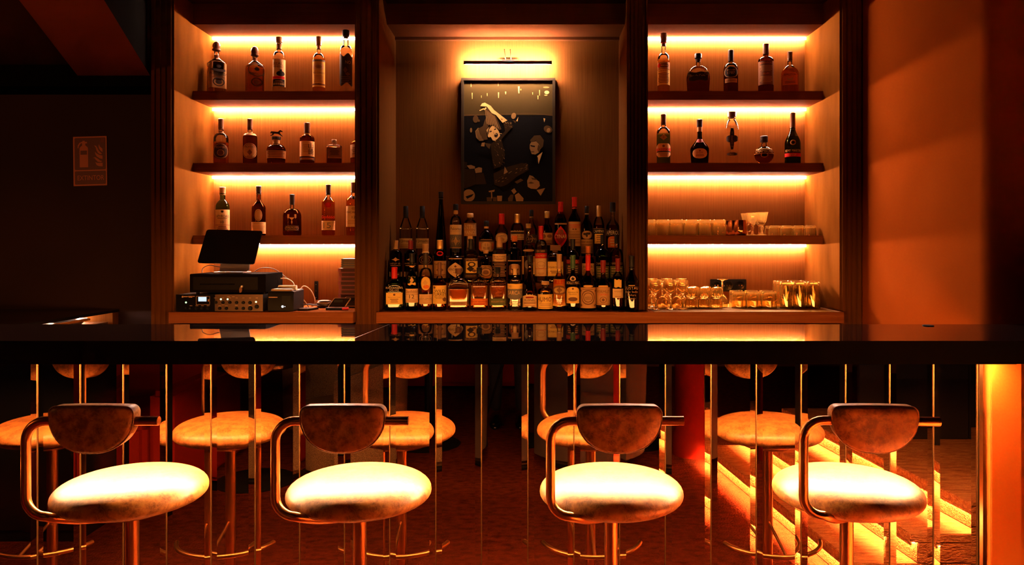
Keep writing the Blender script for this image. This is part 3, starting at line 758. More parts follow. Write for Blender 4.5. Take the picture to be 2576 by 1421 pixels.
# --- left bay, top shelf
bottle('b', 544.7, 40, 104.7, YS, S1, 'square clear bottle with knobbly stopper, first on the top left shelf', hb=.60, hs=.70, rn=.30, hc=.86, sh='line', n=7, d=.85, liq='rye', fill=.55, cap=('knob', 'brown'), rot=20, group=GL,
   lab=[(156, 224, .92, None, 'arch', [('arch', -.85, .85, .0, 1, 'tan'), ('ring', 0, .22, .45, .16, .2, 'dark'), ('e' and 'ell', -.25, .25, .14, .30, 'dark'), ('t', 'FORTALEZA', 0, .52, 1.3, .12, 'dark'), ('vee', -.6, .6, .60, .70, 'dark'), ('ell', -.2, .2, .74, .86, 'dark'), (L, 3, .36, .46, .6, 'brown')])], neck=(140, 152, 'brown'), capw=1.35)
bottle('b', 641, 40, 117, YS, S1, 'square amber bottle with knobbly stopper, second on the top left shelf', hb=.60, hs=.71, rn=.30, hc=.84, sh='line', n=7, d=.85, liq='amber', fill=.58, cap=('knob', 'brown'), rot=20, group=GL,
   lab=[(160, 224, .92, None, 'arch', [('ring', 0, .22, .45, .17, .22, 'dark'), ('ell', -.25, .25, .13, .31, 'brown'), ('t', 'FORTALEZA', 0, .54, 1.3, .12, 'dark'), ('ring', 0, .70, .7, .26, .12, 'dark'), ('ell', -.2, .2, .66, .80, 'dark')])], neck=(146, 155, 'brown'), capw=1.35)
bottle('b', 702.3, 31, 94, YS, S1, 'clear tall bottle with black and red printed label on the top left shelf', hb=.62, hs=.76, rn=.40, hc=.90, liq='clear', fill=.68, cap=('cork', 'tan'), group=GL,
   lab=[(152, 220, .85, 'cream', 'rect', [('t', 'REAL', -.1, .83, 1.1, .10, 'brown'), ('t', 'MINERO', -.1, .72, 1.2, .07, 'brown'), ('ell', -.30, .75, .37, .56, 'black'), ('rect', .1, .35, .55, .62, 'black'), ('rect', -.9, .75, .27, .37, 'red'), ('rect', -.9, .75, .0, .26, 'black'), ('rect', -.75, .65, .05, .12, 'cream'), (L, 2, .13, .22, .6, 'tan')])], neck=(112, 124, 'tan'))
bottle('b', 802, 30.4, 92.6, YS, S1, 'slim long-necked clear bottle with pale label and grey band, top left shelf', hb=.60, hs=.72, rn=.30, hc=.80, liq='gold', fill=.64, cap=('cork', 'tan'), group=GL, capw=1.25,
   lab=[(153, 221, .9, 'yellow', 'rect', [('rect', -1, 1, .93, 1, 'grey'), ('ell', -.8, .8, .62, .86, 'cream'), ('ell', -.4, .4, .68, .80, 'tan'), ('t', 'TRES CONEJOS', 0, .50, 1.5, .08, 'brown'), (L, 5, .16, .42, .7, 'tan'), ('zig', -.9, .9, .06, .12, 'brown')])], neck=(112, 124, 'tan'))
bottle('b', 870.4, 31, 76.6, 4.565, S1, 'tall clear bottle with a big black wavy label, beside the pillar on top shelf', hb=.62, hs=.76, rn=.42, hc=.88, liq='clear', fill=.70, cap=('cork', 'black'), group=GL,
   lab=[(137, 219, .9, 'dark', 'wavy', [('t', 'NO', .25, .72, .6, .12, 'tan'), ('dia', -.3, .2, .38, .58, 'brown'), ('dia', -.1, .5, .3, .42, 'brown'), (L, 4, .08, .3, .6, 'brown')])])
# --- left bay, second shelf
bottle('b', 556, 36, 299.5, YS, S2, 'amber whiskey bottle with dark oval label, leftmost on the second left shelf', hb=.56, hs=.70, rn=.33, hc=.82, liq='amber', fill=.50, cap=('capsule', 'brown'), group=GL,
   lab=[(362, 402, .75, 'dark', 'ell', [('ring', 0, .5, .92, .46, .07, 'tan'), ('t', "MICHTER'S", 0, .74, 1.2, .15, 'tan'), ('ell', -.35, .35, .24, .55, 'brown'), ('ring', 0, .40, .4, .2, .2, 'tan')])], neck=(330, 336, 'brown'))
bottle('b', 629, 34.5, 299.5, YS, S2, 'dark whiskey bottle with pale oval label, second shelf on the left', hb=.58, hs=.70, rn=.34, hc=.82, gl='clear', liq='dark', fill=.69, cap=('capsule', 'brown'), group=GL,
   lab=[(362, 401, .75, 'tan', 'ell', [('ring', 0, .5, .92, .46, .06, 'dark'), ('t', "MICHTER'S", 0, .76, 1.2, .15, 'dark'), ('dia', -.3, .3, .22, .6, 'brown'), (L, 2, .10, .2, .4, 'brown')])], neck=(332, 342, 'tan'))
bottle('b', 695, 46, 327, YS, S2, 'squat round whiskey bottle with a small horse on its stopper', hb=.42, hs=.60, rn=.34, hc=.78, sh='round', n=2.4, gl='clear', liq='dark', fill=.52, cap=('horse', 'dark'), taper=.93, group=GL,
   lab=[(380, 400, .95, 'tan', 'rect', [(L, 4, .1, .9, .85, 'brown'), ('rect', -1, 1, .94, 1, 'dark')])], neck=(352, 362, 'tan'), capw=1.3)
bottle('b', 772.7, 35.5, 309.4, YS, S2, 'whisky bottle with cream label and large brush-written characters', hb=.62, hs=.72, rn=.38, hc=.80, gl='clear', liq='dark', fill=.70, cap=('capsule', 'brown'), group=GL,
   lab=[(357, 395, .95, 'cream', 'rect', [('t', '山', .38, .70, .5, .34, 'black'), ('t', '崎', .40, .30, .55, .42, 'black'), (L, 5, .25, .8, .35, 'tan')]), (397, 405, .95, 'dark', 'rect', [(L, 2, .2, .8, .7, 'tan')])], neck=(336, 339, 'gold'))
bottle('b', 840.6, 36.5, 351, YS, S2, 'flat square-shouldered amber flask with short open neck, second left shelf', hb=.72, hs=.80, rn=.33, hc=.985, sh='round', n=6, d=.6, gl='clear', liq='dark', fill=.70, cap=('screw', 'tan'), rot=8, group=GL, capw=1.0,
   lab=[(372, 400, .75, 'brown', 'rect', [(L, 4, .3, .8, .7, 'dark'), ('rect', -.8, .8, .08, .12, 'tan')])])
bottle('b', 902, 40, 330, YS, S2, 'amber bottle half hidden by the pillar on the second left shelf', hb=.62, hs=.72, rn=.34, hc=.86, gl='clear', liq='amber', fill=.7, cap=('cork', 'tan'), group=GL, lab=[(366, 398, .95, 'tan', 'rect', [(L, 4, .2, .8, .8, 'brown')])])
# --- left bay, third shelf
bottle('b', 560, 33, 471, YS, S3, 'green glass whisky bottle with tall cream label, behind the till screen', hb=.60, hs=.74, rn=.40, hc=.88, sh='soft', gl='green', liq='green', fill=.66, cap=('capsule', 'tan'), group=GL,
   lab=[(528, 586, .97, 'cream', 'rect', [('t', 'LAPHROAIG', 0, .72, 1.9, .14, 'black'), ('shield', -.12, .12, .86, .96, 'dark'), (L, 2, .60, .66, .6, 'brown'), ('t', '10', 0, .46, .5, .10, 'black'), ('rect', -.95, .95, .33, .345, 'brown'), (L, 3, .1, .3, .6, 'brown')])])
bottle('b', 650.8, 33.5, 468.5, YS, S3, 'dark whisky bottle with pale oval above a pale label, partly behind the till screen', hb=.56, hs=.72, rn=.34, hc=.88, sh='slope', gl='brown', liq='dark', fill=.70, cap=('capsule', 'dark'), group=GL,
   lab=[(527, 557, .36, 'tan', 'ell', [('ring', 0, .5, .8, .44, .08, 'brown')]), (559, 588, .95, 'cream', 'rect', [('t', 'LAGAVULIN', 0, .85, 1.6, .10, 'brown'), (L, 6, .1, .72, .8, 'tan')])])
bottle('b', 735, 44, 489, YS, S3, 'broad-shouldered dark bottle with silver stag emblem, third shelf on the left', hb=.46, hs=.66, rn=.22, hc=.80, sh='round', gl='clear', liq='dark', fill=.64, cap=('capsule', 'dark'), taper=1.02, group=GL, capw=1.25,
   lab=[(568, 581, .52, 'dark', 'rect', [('t', 'DALMORE', 0, .65, 1.5, .35, 'tan'), ('ring', 0, .5, .98, .48, .06, 'tan'), (L, 1, .2, .36, .6, 'tan')]), (540, 566, .40, None, 'rect', [('dia', -.12, .12, .0, .5, 'cream'), ('tri', -.5, .5, .45, .7, 'cream'), ('vee', -.8, -.45, .6, 1, 'cream'), ('vee', .45, .8, .6, 1, 'cream')])])
bottle('b', 826, 32, 464.7, YS, S3, 'amber triangular whisky bottle with red lettering, third shelf on the left', hb=.66, hs=.76, rn=.34, hc=.84, sh='line', n=2.6, gl='clear', liq='amber', fill=.70, cap=('capsule', 'dark'), group=GL,
   lab=[(556, 579, .98, 'cream', 'rect', [('t', '15', -.1, .5, .7, .6, 'grey'), (L, 5, .1, .9, .9, 'tan')]), (541, 552, .9, None, 'rect', [('t', 'Glenfiddich', 0, .5, 1.9, .9, 'red')]), (510, 523, .3, 'red', 'ell', [('ring', .0, .5, .8, .4, .1, 'wine')])])
bottle('b', 890, 37, 459, YS, S3, 'whisky bottle with white label, half behind the pillar, third left shelf', hb=.66, hs=.77, rn=.34, hc=.84, sh='slope', gl='clear', liq='amber', fill=.72, cap=('capsule', 'brown'), group=GL,
   lab=[(519, 571, .97, 'cream', 'rect', [('t', 'MACALLAN', 0, .70, 1.7, .10, 'dark'), ('t', '12', 0, .46, .5, .12, 'dark'), (L, 3, .12, .34, .7, 'tan'), ('ell', -.2, .2, .80, .95, 'tan')]), (494, 503, .6, 'dark', 'tri', [])])
# --- right bay, top shelf
bottle('b', 1669.4, 29.8, 84, YS, S1, 'tall slim clear bottle with red neck, first on the top right shelf', hb=.58, hs=.68, rn=.36, hc=.80, liq='gold', fill=.58, cap=('cork', 'brown'), group=GR, capw=1.25,
   lab=[(178, 216, .98, 'yellow', 'rect', [('t', 'JAVIER LA BORRA', 0, .90, 1.8, .08, 'brown'), (L, 7, .1, .8, .7, 'brown')]), (159, 177, .98, 'tan', 'rect', [('ell', -.5, .6, .2, .8, 'brown'), ('dia', -.9, -.2, .2, .9, 'red'), ('t', 'MACHO', .1, .5, .8, .2, 'cream')])], neck=(96, 111, 'red'))
bottle('b', 1756.4, 57.7, 135.7, YS, S1, 'broad flat rum bottle with black label and flared stopper, top right shelf', hb=.40, hs=.72, rn=.20, hc=.88, sh='round', n=3.2, d=.42, gl='clear', liq='dark', fill=.46, cap=('cork', 'black'), taper=.92, group=GR, capw=1.3,
   lab=[(184, 206, .66, 'black', 'wavy', [('t', 'Flor de Caña', -.1, .55, 1.5, .34, 'tan'), ('t', '12', .75, .8, .25, .24, 'tan'), ('rect', -.5, .5, .28, .31, 'tan')])], neck=(150, 156, 'dark'))
bottle('b', 1838.6, 35.5, 126.4, YS, S1, 'dark rum bottle with round black label, middle of the top right shelf', hb=.58, hs=.72, rn=.34, hc=.80, gl='clear', liq='dark', fill=.60, cap=('screw', 'dark'), group=GR,
   lab=[(170, 200, .72, 'black', 'ell', [('ring', 0, .5, .95, .46, .07, 'tan'), ('t', 'ENGLISH', 0, .68, 1., .14, 'tan'), ('t', '1787', 0, .44, 1.1, .2, 'tan')]), (201, 211, .6, 'tan', 'rect', [(L, 2, .2, .8, .8, 'brown')])])
bottle('b', 1926.7, 37.5, 111, YS, S1, 'tall dark bottle with long red-brown label, top right shelf', hb=.68, hs=.75, rn=.36, hc=.84, gl='brown', liq='dark', fill=.7, cap=('screw', 'brown'), group=GR,
   lab=[(157, 216, .85, 'brown', 'rect', [('t', 'SAMAROLI', 0, .92, 1.7, .07, 'orange'), (L, 5, .55, .82, .7, 'tan'), ('t', 'RUM', 0, .46, .6, .07, 'orange'), (L, 5, .08, .36, .7, 'tan')])])
bottle('b', 1987, 42.5, 130.6, YS, S1, 'short broad amber rum bottle with orange label, last on the top right shelf', hb=.50, hs=.70, rn=.26, hc=.84, sh='soft', n=3, d=.6, gl='clear', liq='amber', fill=.62, cap=('capsule', 'brown'), group=GR,
   lab=[(184, 216, .62, 'orange', 'arch', [('t', 'APPLETON', 0, .80, 1.6, .15, 'dark'), ('ell', -.4, .4, .35, .65, 'tan'), (L, 2, .1, .3, .7, 'brown')])])
# --- right bay, second shelf
bottle('b', 1669, 33.5, 288, YS, S2, 'pale green bottle with diamond and red-banded cream label, second right shelf', hb=.66, hs=.76, rn=.36, hc=.84, sh='soft', gl='clear', liq='green', fill=.62, cap=('capsule', 'brown'), group=GR,
   lab=[(363, 397, .93, 'cream', 'hex', [('rect', -1, 1, .46, .66, 'red'), ('t', 'PERNOD', 0, .56, 1.5, .16, 'cream'), ('rect', -.9, .9, .36, .44, 'black'), ('ell', -.15, .15, .72, .9, 'brown'), (L, 3, .05, .32, .6, 'brown')]), (340, 355, .36, 'tan', 'dia', [('t', 'A', 0, .5, .4, .4, 'brown')])])
bottle('b', 1760, 46.5, 301, YS, S2, 'dark herbal liqueur bottle with round cream label and wrapped neck', hb=.34, hs=.62, rn=.26, hc=.88, sh='slope', gl='dgreen', liq='black', fill=.60, cap=('capsule', 'dark'), taper=.90, group=GR, capw=1.2,
   lab=[(376, 401, .58, 'cream', 'ell', [('t', 'D.O.M.', 0, .58, .8, .16, 'brown'), (L, 2, .2, .42, .6, 'brown'), ('ell', -.1, .1, .70, .82, 'brown')]), (351, 361, .5, 'wine', 'vee', [])], neck=(320, 332, 'tan'))
bottle('b', 1841, 36.6, 282, YS, S2, 'clear waisted bottle with fluted sides and dark label strip, second right shelf', hb=.64, hs=.86, rn=.42, hc=.89, sh='soft', n=2.3, liq='clear', fill=.74, cap=('cork', 'brown'), taper=.80, waist=.03, group=GR,
   lab=[(325, 378, .18, 'dark', 'hex', [('t', 'S', 0, .82, 1.2, .07, 'tan'), ('t', 'T', 0, .74, 1.2, .07, 'tan'), ('t', 'G', 0, .62, 1.2, .07, 'tan'), ('t', 'E', 0, .54, 1.2, .07, 'tan'), ('t', 'R', 0, .46, 1.2, .07, 'tan'), ('t', 'M', 0, .38, 1.2, .07, 'tan'), ('t', 'A', 0, .30, 1.2, .07, 'tan'), ('t', 'I', 0, .22, 1.2, .07, 'tan'), ('t', 'N', 0, .14, 1.2, .07, 'tan')]),
        (343, 360, .55, 'dark', 'hex', []), (386, 393, .55, 'dark', 'hex', [(L, 1, .3, .7, .6, 'tan')])])
bottle('b', 1922, 47, 342.6, YS, S2, 'spherical dark liqueur bottle with metal belt, second right shelf', hb=.66, hs=.72, rn=.26, hc=.86, sh='sphere', gl='clear', liq='dark', fill=.50, cap=('screw', 'dark'), group=GR, capw=1.5,
   lab=[(376, 389, .98, 'brown', 'rect', [('t', 'CHAMBORD', 0, .5, 1.6, .55, 'gold'), ('rect', -1, 1, .92, 1, 'gold'), ('rect', -1, 1, 0, .08, 'gold')]), (387, 398, .25, 'tan', 'ell', [('ring', 0, .5, .8, .4, .1, 'brown')])])
bottle('b', 1994, 38.5, 284, YS, S2, 'frosted green cognac bottle with long neck and red band, second right shelf', hb=.40, hs=.72, rn=.32, hc=.72, sh='slope', gl='dgreen', liq='dgreen', fill=.55, cap=('capsule', 'brown'), taper=1.0, group=GR, capw=1.06,
   lab=[(387, 396, .85, 'red', 'rect', [('t', 'VSOP', .0, .5, .6, .6, 'gold')]), (376, 386, .85, None, 'rect', [('t', 'REMY MARTIN', 0, .5, 1.7, .8, 'gold')]), (354, 367, .24, 'gold', 'ell', [('ring', 0, .5, .7, .36, .2, 'brown')])])
# --- middle riser, rear row
Y3, Y2, Y1_ = 4.625, 4.468, 4.335
def u5(u): return 940+u*.2393
def u6(u): return 1280+u*.2393
def v5(v): return 460+v*.2393
def mid(tier, zoom, u, wu, tv, label, **k):
    Y, zb = {3: (Y3, T3Z), 2: (Y2, T2Z), 1: (Y1_, CT)}[tier]
    Y = k.pop('Y', Y); k.setdefault('lab', [])
    k['lab'] = [(v5(l[0]), v5(l[1]))+tuple(l[2:]) for l in k['lab']]
    if k.get('neck'): k['neck'] = (v5(k['neck'][0]), v5(k['neck'][1]), k['neck'][2])
    bottle('b', (u5 if zoom == 5 else u6)(u), wu*.2393, v5(tv), Y, zb, label, th=True, group=GM, **k)
jim = [('t', 'el Jimador', 0, .72, 1.7, .34, 'black'), (L, 3, .1, .45, .7, 'tan')]
mid(3, 5, 338, 132, 245, 'clear tequila bottle with black cap, leftmost in the rear row', hb=.55, hs=.80, rn=.34, hc=.80, sh='line', n=3.2, liq='clear', fill=.52, cap=('screw', 'black'), lab=[(585, 690, .9, 'cream', 'rect', jim)])
mid(3, 5, 512, 132, 245, 'clear tequila bottle with black cap, second from left in the rear row', hb=.55, hs=.80, rn=.34, hc=.80, sh='line', n=3.2, liq='clear', fill=.52, cap=('screw', 'black'), lab=[(585, 690, .9, 'cream', 'rect', jim)])
mid(3, 5, 707, 120, 95, 'very tall tapering black bottle in the rear row, left of the framed photo', hb=.14, hs=.84, rn=.36, hc=.92, sh='line', gl='black', liq='black', fill=.7, cap=('capsule', 'black'))
mid(3, 5, 863, 120, 225, 'clear bottle with a tall pale agave label and tan neck, below the photo frame', hb=.62, hs=.78, rn=.34, hc=.86, liq='clear', fill=.64, cap=('cork', 'black'), lab=[(442, 688, .95, 'cream', 'rect', [('t', 'Palomo', 0, .83, 1.3, .12, 'dark'), ('rect', -.95, .95, .60, .95, 'cream'), ('rect', -.95, .95, .04, .58, 'grey'), ('ring', 0, .30, .8, .22, .08, 'cream'), ('ring', 0, .30, .5, .16, .1, 'cream'), ('dia', -.2, .2, .1, .5, 'cream'), ('dia', -.6, .6, .22, .38, 'tan'), ('rect', -.7, .7, .70, .71, 'brown')])], neck=(255, 330, 'tan'))
mid(3, 5, 1015, 128, 320, 'clear bottle with a kraft paper collar label and wooden stopper', hb=.74, hs=.86, rn=.38, hc=.90, liq='clear', fill=.70, cap=('cork', 'tan'), lab=[(425, 560, .97, 'kraft', 'rect', [('t', 'ENTRE', -.1, .70, 1.5, .32, 'cream'), ('t', 'MANOS', 0, .28, 1.7, .32, 'cream'), (L, 2, .9, 1, .9, 'brown')]), (562, 680, .25, 'cream', 'rect', [(L, 5, .1, .9, .7, 'tan')])])
mid(3, 5, 1185, 156, 400, 'short dark bottle with a portrait crest label in the rear row', hb=.50, hs=.74, rn=.30, hc=.90, sh='soft', gl='brown', liq='black', fill=.7, cap=('screw', 'black'), lab=[(595, 722, .92, 'tan', 'hex', [('rect', -.95, .95, .82, .95, 'dark'), ('arch', -.45, .45, .12, .78, 'cream'), ('ell', -.2, .2, .40, .70, 'brown'), ('shield', -.3, .3, .14, .38, 'brown'), ('rect', -.95, -.55, .2, .7, 'orange'), ('rect', .55, .95, .2, .7, 'orange')])], neck=(455, 480, 'tan'))
mid(3, 5, 1345, 138, 325, 'clear bottle with red cap and round cream label in the rear row', hb=.56, hs=.78, rn=.32, hc=.80, sh='slope', liq='gold', fill=.5, cap=('capsule', 'red'), lab=[(528, 634, .72, 'cream', 'ell', [('ring', 0, .5, .92, .46, .08, 'brown'), ('t', 'AMARETTO', 0, .68, 1.2, .14, 'dark'), ('ell', -.4, .4, .2, .5, 'tan')])], capw=1.35)
mid(3, 6, 90, 138, 330, 'clear bottle with gold cap and zigzag-edged label in the rear row', hb=.60, hs=.80, rn=.36, hc=.84, sh='round', liq='clear', fill=.62, cap=('screw', 'gold'), lab=[(500, 600, .95, 'cream', 'zig', [('zig', -.95, .95, .60, .86, 'dark'), ('t', 'TEQUILARA', 0, .40, 1.8, .24, 'brown'), ('rect', -.9, .9, .12, .18, 'brown')])], neck=(375, 410, 'gold'))
mid(3, 6, 238, 118, 285, 'amber bottle with black cap and sweeping script label in the rear row', hb=.56, hs=.78, rn=.32, hc=.86, sh='slope', liq='gold', fill=.62, cap=('screw', 'black'), lab=[(540, 640, .9, 'dark', 'wavy', [('t', 'Cuervo', 0, .55, 1.4, .35, 'tan'), ('ring', -.3, .5, .5, .4, .1, 'tan')])], neck=(345, 370, 'tan'))
mid(3, 6, 400, 116, 300, 'dark amaro bottle with tan engraved label and banded neck in the rear row', hb=.58, hs=.72, rn=.40, hc=.90, sh='soft', gl='brown', liq='black', fill=.7, cap=('screw', 'gold'), lab=[(527, 655, .96, 'tan', 'rect', [('ell', -.8, -.1, .55, .9, 'brown'), ('ell', .0, .7, .60, .88, 'brown'), ('t', 'RAMAZZOTTI', 0, .33, 1.8, .2, 'dark'), (L, 2, .04, .18, .8, 'brown')])], neck=(318, 350, 'tan'))
mid(3, 6, 545, 130, 200, 'dark aperitif bottle with red cap and red diamond label', hb=.62, hs=.80, rn=.36, hc=.82, sh='soft', gl='brown', liq='black', fill=.7, cap=('capsule', 'red'), lab=[(455, 682, .97, 'red', 'dia', [('dia', -.7, .7, .15, .85, 'wine'), ('ell', -.3, .3, .62, .84, 'olive'), ('t', 'CYNAR', 0, .52, 2.0, .20, 'cream')]), (425, 440, .8, 'tan', 'rect', [])])
mid(3, 6, 690, 128, 150, 'tallest red-capped bottle with a long cream label in the rear row', hb=.60, hs=.78, rn=.36, hc=.84, sh='slope', gl='dgreen', liq='dgreen', fill=.7, cap=('capsule', 'red'), lab=[(410, 665, .97, 'tan', 'rect', [('t', 'LUXARDO', 0, .78, 1.7, .09, 'red'), ('ell', -.25, -.02, .66, .72, 'brown'), ('ell', .02, .25, .66, .72, 'brown'), ('t', 'MARASCHINO', 0, .58, 1.7, .07, 'brown'), (L, 6, .1, .52, .85, 'brown'), ('rect', -1, 1, .86, .88, 'red')])])
mid(3, 6, 820, 122, 245, 'dark bitter bottle with a round eagle seal above a tan label', hb=.56, hs=.82, rn=.32, hc=.86, sh='slope', gl='dgreen', liq='black', fill=.7, cap=('screw', 'black'), lab=[(505, 592, .66, 'tan', 'ell', [('ring', 0, .5, .94, .47, .06, 'brown'), ('vee', -.6, .1, .45, .75, 'dark'), ('vee', -.1, .6, .5, .8, 'dark'), ('dia', -.2, .2, .2, .6, 'dark')]), (595, 742, .97, 'tan', 'rect', [('t', 'FERNET-BRANCA', 0, .82, 1.9, .20, 'dark'), (L, 6, .1, .66, .85, 'brown')])], neck=(312, 335, 'tan'))
mid(3, 6, 946, 114, 240, 'gold-capped bitter bottle with white capitals on a dark band', hb=.60, hs=.80, rn=.36, hc=.82, sh='soft', liq='red', fill=.62, cap=('screw', 'gold'), lab=[(480, 535, .97, 'black', 'rect', [('t', 'CAMPARI', 0, .45, 1.9, .6, 'white'), ('rect', -1, 1, .92, 1, 'tan')]), (537, 640, .55, 'yellow', 'rect', [(L, 4, .1, .9, .7, 'brown')])])
mid(3, 6, 1092, 140, 205, 'clear orange aperitif bottle with black cap, rightmost in the rear row', hb=.54, hs=.72, rn=.28, hc=.86, sh='slope', liq='red', fill=.58, cap=('screw', 'black'), lab=[(490, 560, .95, 'dark', 'wavy', [('t', 'APEROL', 0, .5, 1.8, .6, 'white')]), (562, 680, .5, 'orange', 'arch', [(L, 3, .1, .8, .6, 'cream')])], capw=1.5)
# --- middle riser, second row
wn = [('t', 'WHITLEY NEILL', 0, .38, 1.9, .16, 'tan'), ('dia', -.25, .25, .58, .98, 'tan'), ('dia', -.45, .45, .66, .86, 'tan'), (L, 1, .14, .26, .7, 'tan')]
mid(2, 5, 232, 132, 605, 'black gin bottle with tan neck, leftmost in the second row', hb=.66, hs=.78, rn=.34, hc=.80, liq='black', gl='black', fill=.7, cap=('capsule', 'tan'), lab=[(780, 890, .95, None, 'rect', wn), (935, 985, .95, 'cream', 'rect', [('rect', -.6, .6, 0, 1, 'dark'), (L, 1, .2, .8, .4, 'tan')])])
mid(2, 5, 388, 132, 605, 'black gin bottle with dark red neck, second row left', hb=.66, hs=.78, rn=.34, hc=.80, liq='black', gl='black', fill=.7, cap=('capsule', 'wine'), lab=[(780, 890, .95, None, 'rect', wn), (935, 985, .95, 'cream', 'rect', [('rect', -.6, .6, 0, 1, 'dark')])])
mid(2, 5, 545, 146, 640, 'clear embossed bottle with tan cap and neck seal in the second row', hb=.66, hs=.76, rn=.40, hc=.80, liq='clear', fill=.62, cap=('capsule', 'tan'), lab=[(862, 985, .92, 'tan', 'rect', [('t', 'BOTELLA', 0, .60, 1.6, .2, 'brown'), (L, 3, .1, .45, .8, 'brown')]), (760, 850, .8, None, 'arch', [('ring', 0, .45, .8, .45, .06, 'tan'), ('ring', 0, .45, .5, .3, .08, 'tan')])], neck=(680, 740, 'cream'))
mid(2, 5, 697, 128, 600, 'green gin bottle with gold cap and red wax seal in the second row', hb=.68, hs=.79, rn=.44, hc=.82, sh='round', gl='dgreen', liq='dgreen', fill=.8, cap=('screw', 'gold'), lab=[(820, 1000, .97, 'tan', 'rect', [('t', 'Tanqueray', 0, .80, 1.6, .14, 'dark'), ('dia', -.4, .4, .3, .65, 'brown'), (L, 2, .08, .24, .8, 'brown')]), (718, 768, .36, 'red', 'ell', [('ring', 0, .5, .7, .35, .15, 'wine')])])
mid(2, 5, 860, 160, 690, 'squat black apothecary gin bottle with a diamond label', hb=.66, hs=.80, rn=.36, hc=.90, gl='black', liq='black', fill=.7, cap=('cork', 'black'), lab=[(836, 992, .98, 'cream', 'dia', [('t', "HENDRICK'S", 0, .54, 1.5, .16, 'dark'), ('t', 'GIN', 0, .34, .5, .10, 'dark'), ('dia', -.12, .12, .66, .82, 'brown')]), (790, 802, .7, 'tan', 'rect', [])])
mid(2, 5, 1022, 146, 590, 'gin bottle with black cap and a swan-like pictorial label', hb=.62, hs=.76, rn=.34, hc=.80, gl='clear', liq='rye', fill=.66, cap=('capsule', 'black'), lab=[(790, 820, .95, 'dark', 'rect', [('t', 'SIPSMITH', 0, .5, 1.7, .7, 'tan')]), (822, 945, .80, 'yellow', 'rect', [('rect', -1, -.6, 0, 1, 'dark'), ('ring', .1, .72, .45, .22, .4, 'dark'), ('dia', -.5, .4, .1, .6, 'dark'), ('dia', .0, .8, .05, .3, 'brown')]), (950, 1000, .92, 'dark', 'rect', [('t', 'LONDON DRY', 0, .5, 1.1, .4, 'tan')])])
mid(2, 5, 1180, 126, 706, 'small brown gin bottle with a square stamp label in the second row', hb=.60, hs=.78, rn=.30, hc=.90, gl='brown', liq='black', fill=.7, cap=('cork', 'tan'), lab=[(866, 1000, .9, 'tan', 'hex', [('t', 'MONKEY 47', 0, .88, 1.7, .13, 'dark'), ('ring', 0, .46, .7, .34, .14, 'dark'), ('ell', -.35, .35, .3, .62, 'brown'), (L, 1, .02, .1, .7, 'brown')])])
mid(2, 5, 1322, 142, 565, 'clear textured gin bottle with tan neck and cream label in the second row', hb=.68, hs=.76, rn=.40, hc=.78, n=2.5, liq='clear', fill=.64, cap=('capsule', 'tan'), lab=[(748, 826, .96, 'cream', 'rect', [('t', 'THE BOTANIST', 0, .64, 1.7, .22, 'dark'), (L, 2, .15, .45, .5, 'brown')]), (835, 985, .9, None, 'rect', [(L, 9, 0, 1, .9, 'tan')])])
mid(2, 6, 60, 138, 555, 'dark gin bottle with orange cap and portrait label in the second row', hb=.66, hs=.76, rn=.38, hc=.92, sh='soft', gl='dgreen', liq='black', fill=.7, cap=('screw', 'orange'), lab=[(812, 825, .95, 'tan', 'rect', []), (850, 965, .62, 'brown', 'arch', [('ell', -.5, .5, .45, .9, 'orange'), ('shield', -.6, .6, .1, .45, 'tan')])])
mid(2, 6, 207, 134, 430, 'tall clear ringed decanter bottle with gold stopper in the second row', hb=.50, hs=.66, rn=.30, hc=.92, sh='round', liq='clear', fill=.6, cap=('cork', 'gold'), lab=[(770, 960, .85, None, 'rect', [('rect', -.9, -.6, 0, 1, 'gold'), ('rect', .6, .9, 0, 1, 'gold'), ('ell', -.5, .5, .3, .8, 'grey')]), (698, 722, .7, 'tan', 'ell', [])], neck=(460, 500, 'dark'))
mid(2, 6, 338, 126, 455, 'clear vodka bottle with red band and red neck in the second row', hb=.64, hs=.76, rn=.36, hc=.80, liq='clear', fill=.64, cap=('capsule', 'red'), lab=[(738, 792, .97, 'red', 'rect', [('t', 'STOLI VODKA', 0, .5, 1.8, .5, 'cream')]), (793, 978, .97, 'cream', 'rect', [('ring', 0, .62, .5, .2, .06, 'brown'), ('t', 'Stoli', 0, .60, .9, .14, 'tan'), ('rect', -.7, .7, .40, .42, 'red'), ('ell', .45, .75, .0, .16, 'gold'), (L, 2, .05, .2, .4, 'tan')]), (700, 735, .9, 'dark', 'rect', [('t', 'EN SIBIR', 0, .5, 1, .6, 'tan')])])
mid(2, 6, 490, 166, 655, 'square faceted liqueur bottle with a wide rectangular cap', hb=.68, hs=.80, rn=.28, hc=.86, sh='round', n=6, d=.9, liq='amber', fill=.66, cap=('block', 'brown'), lab=[(820, 985, .62, 'yellow', 'rect', [('t', 'DISARONNO', 0, .6, 1.8, .14, 'dark'), (L, 2, .2, .4, .7, 'brown'), ('rect', -1, 1, .95, 1, 'dark'), ('rect', -1, 1, 0, .05, 'dark')])])
mid(2, 6, 672, 138, 590, 'dark liqueur bottle with red lettering behind the vermouths', hb=.58, hs=.74, rn=.34, hc=.80, sh='soft', gl='dgreen', liq='dgreen', fill=.7, cap=('capsule', 'black'), lab=[(806, 850, .95, 'wine', 'rect', [('t', 'LUXARDO', 0, .5, 1.8, .6, 'orange')]), (855, 960, .92, 'dark', 'rect', [(L, 4, .1, .9, .8, 'tan')])])
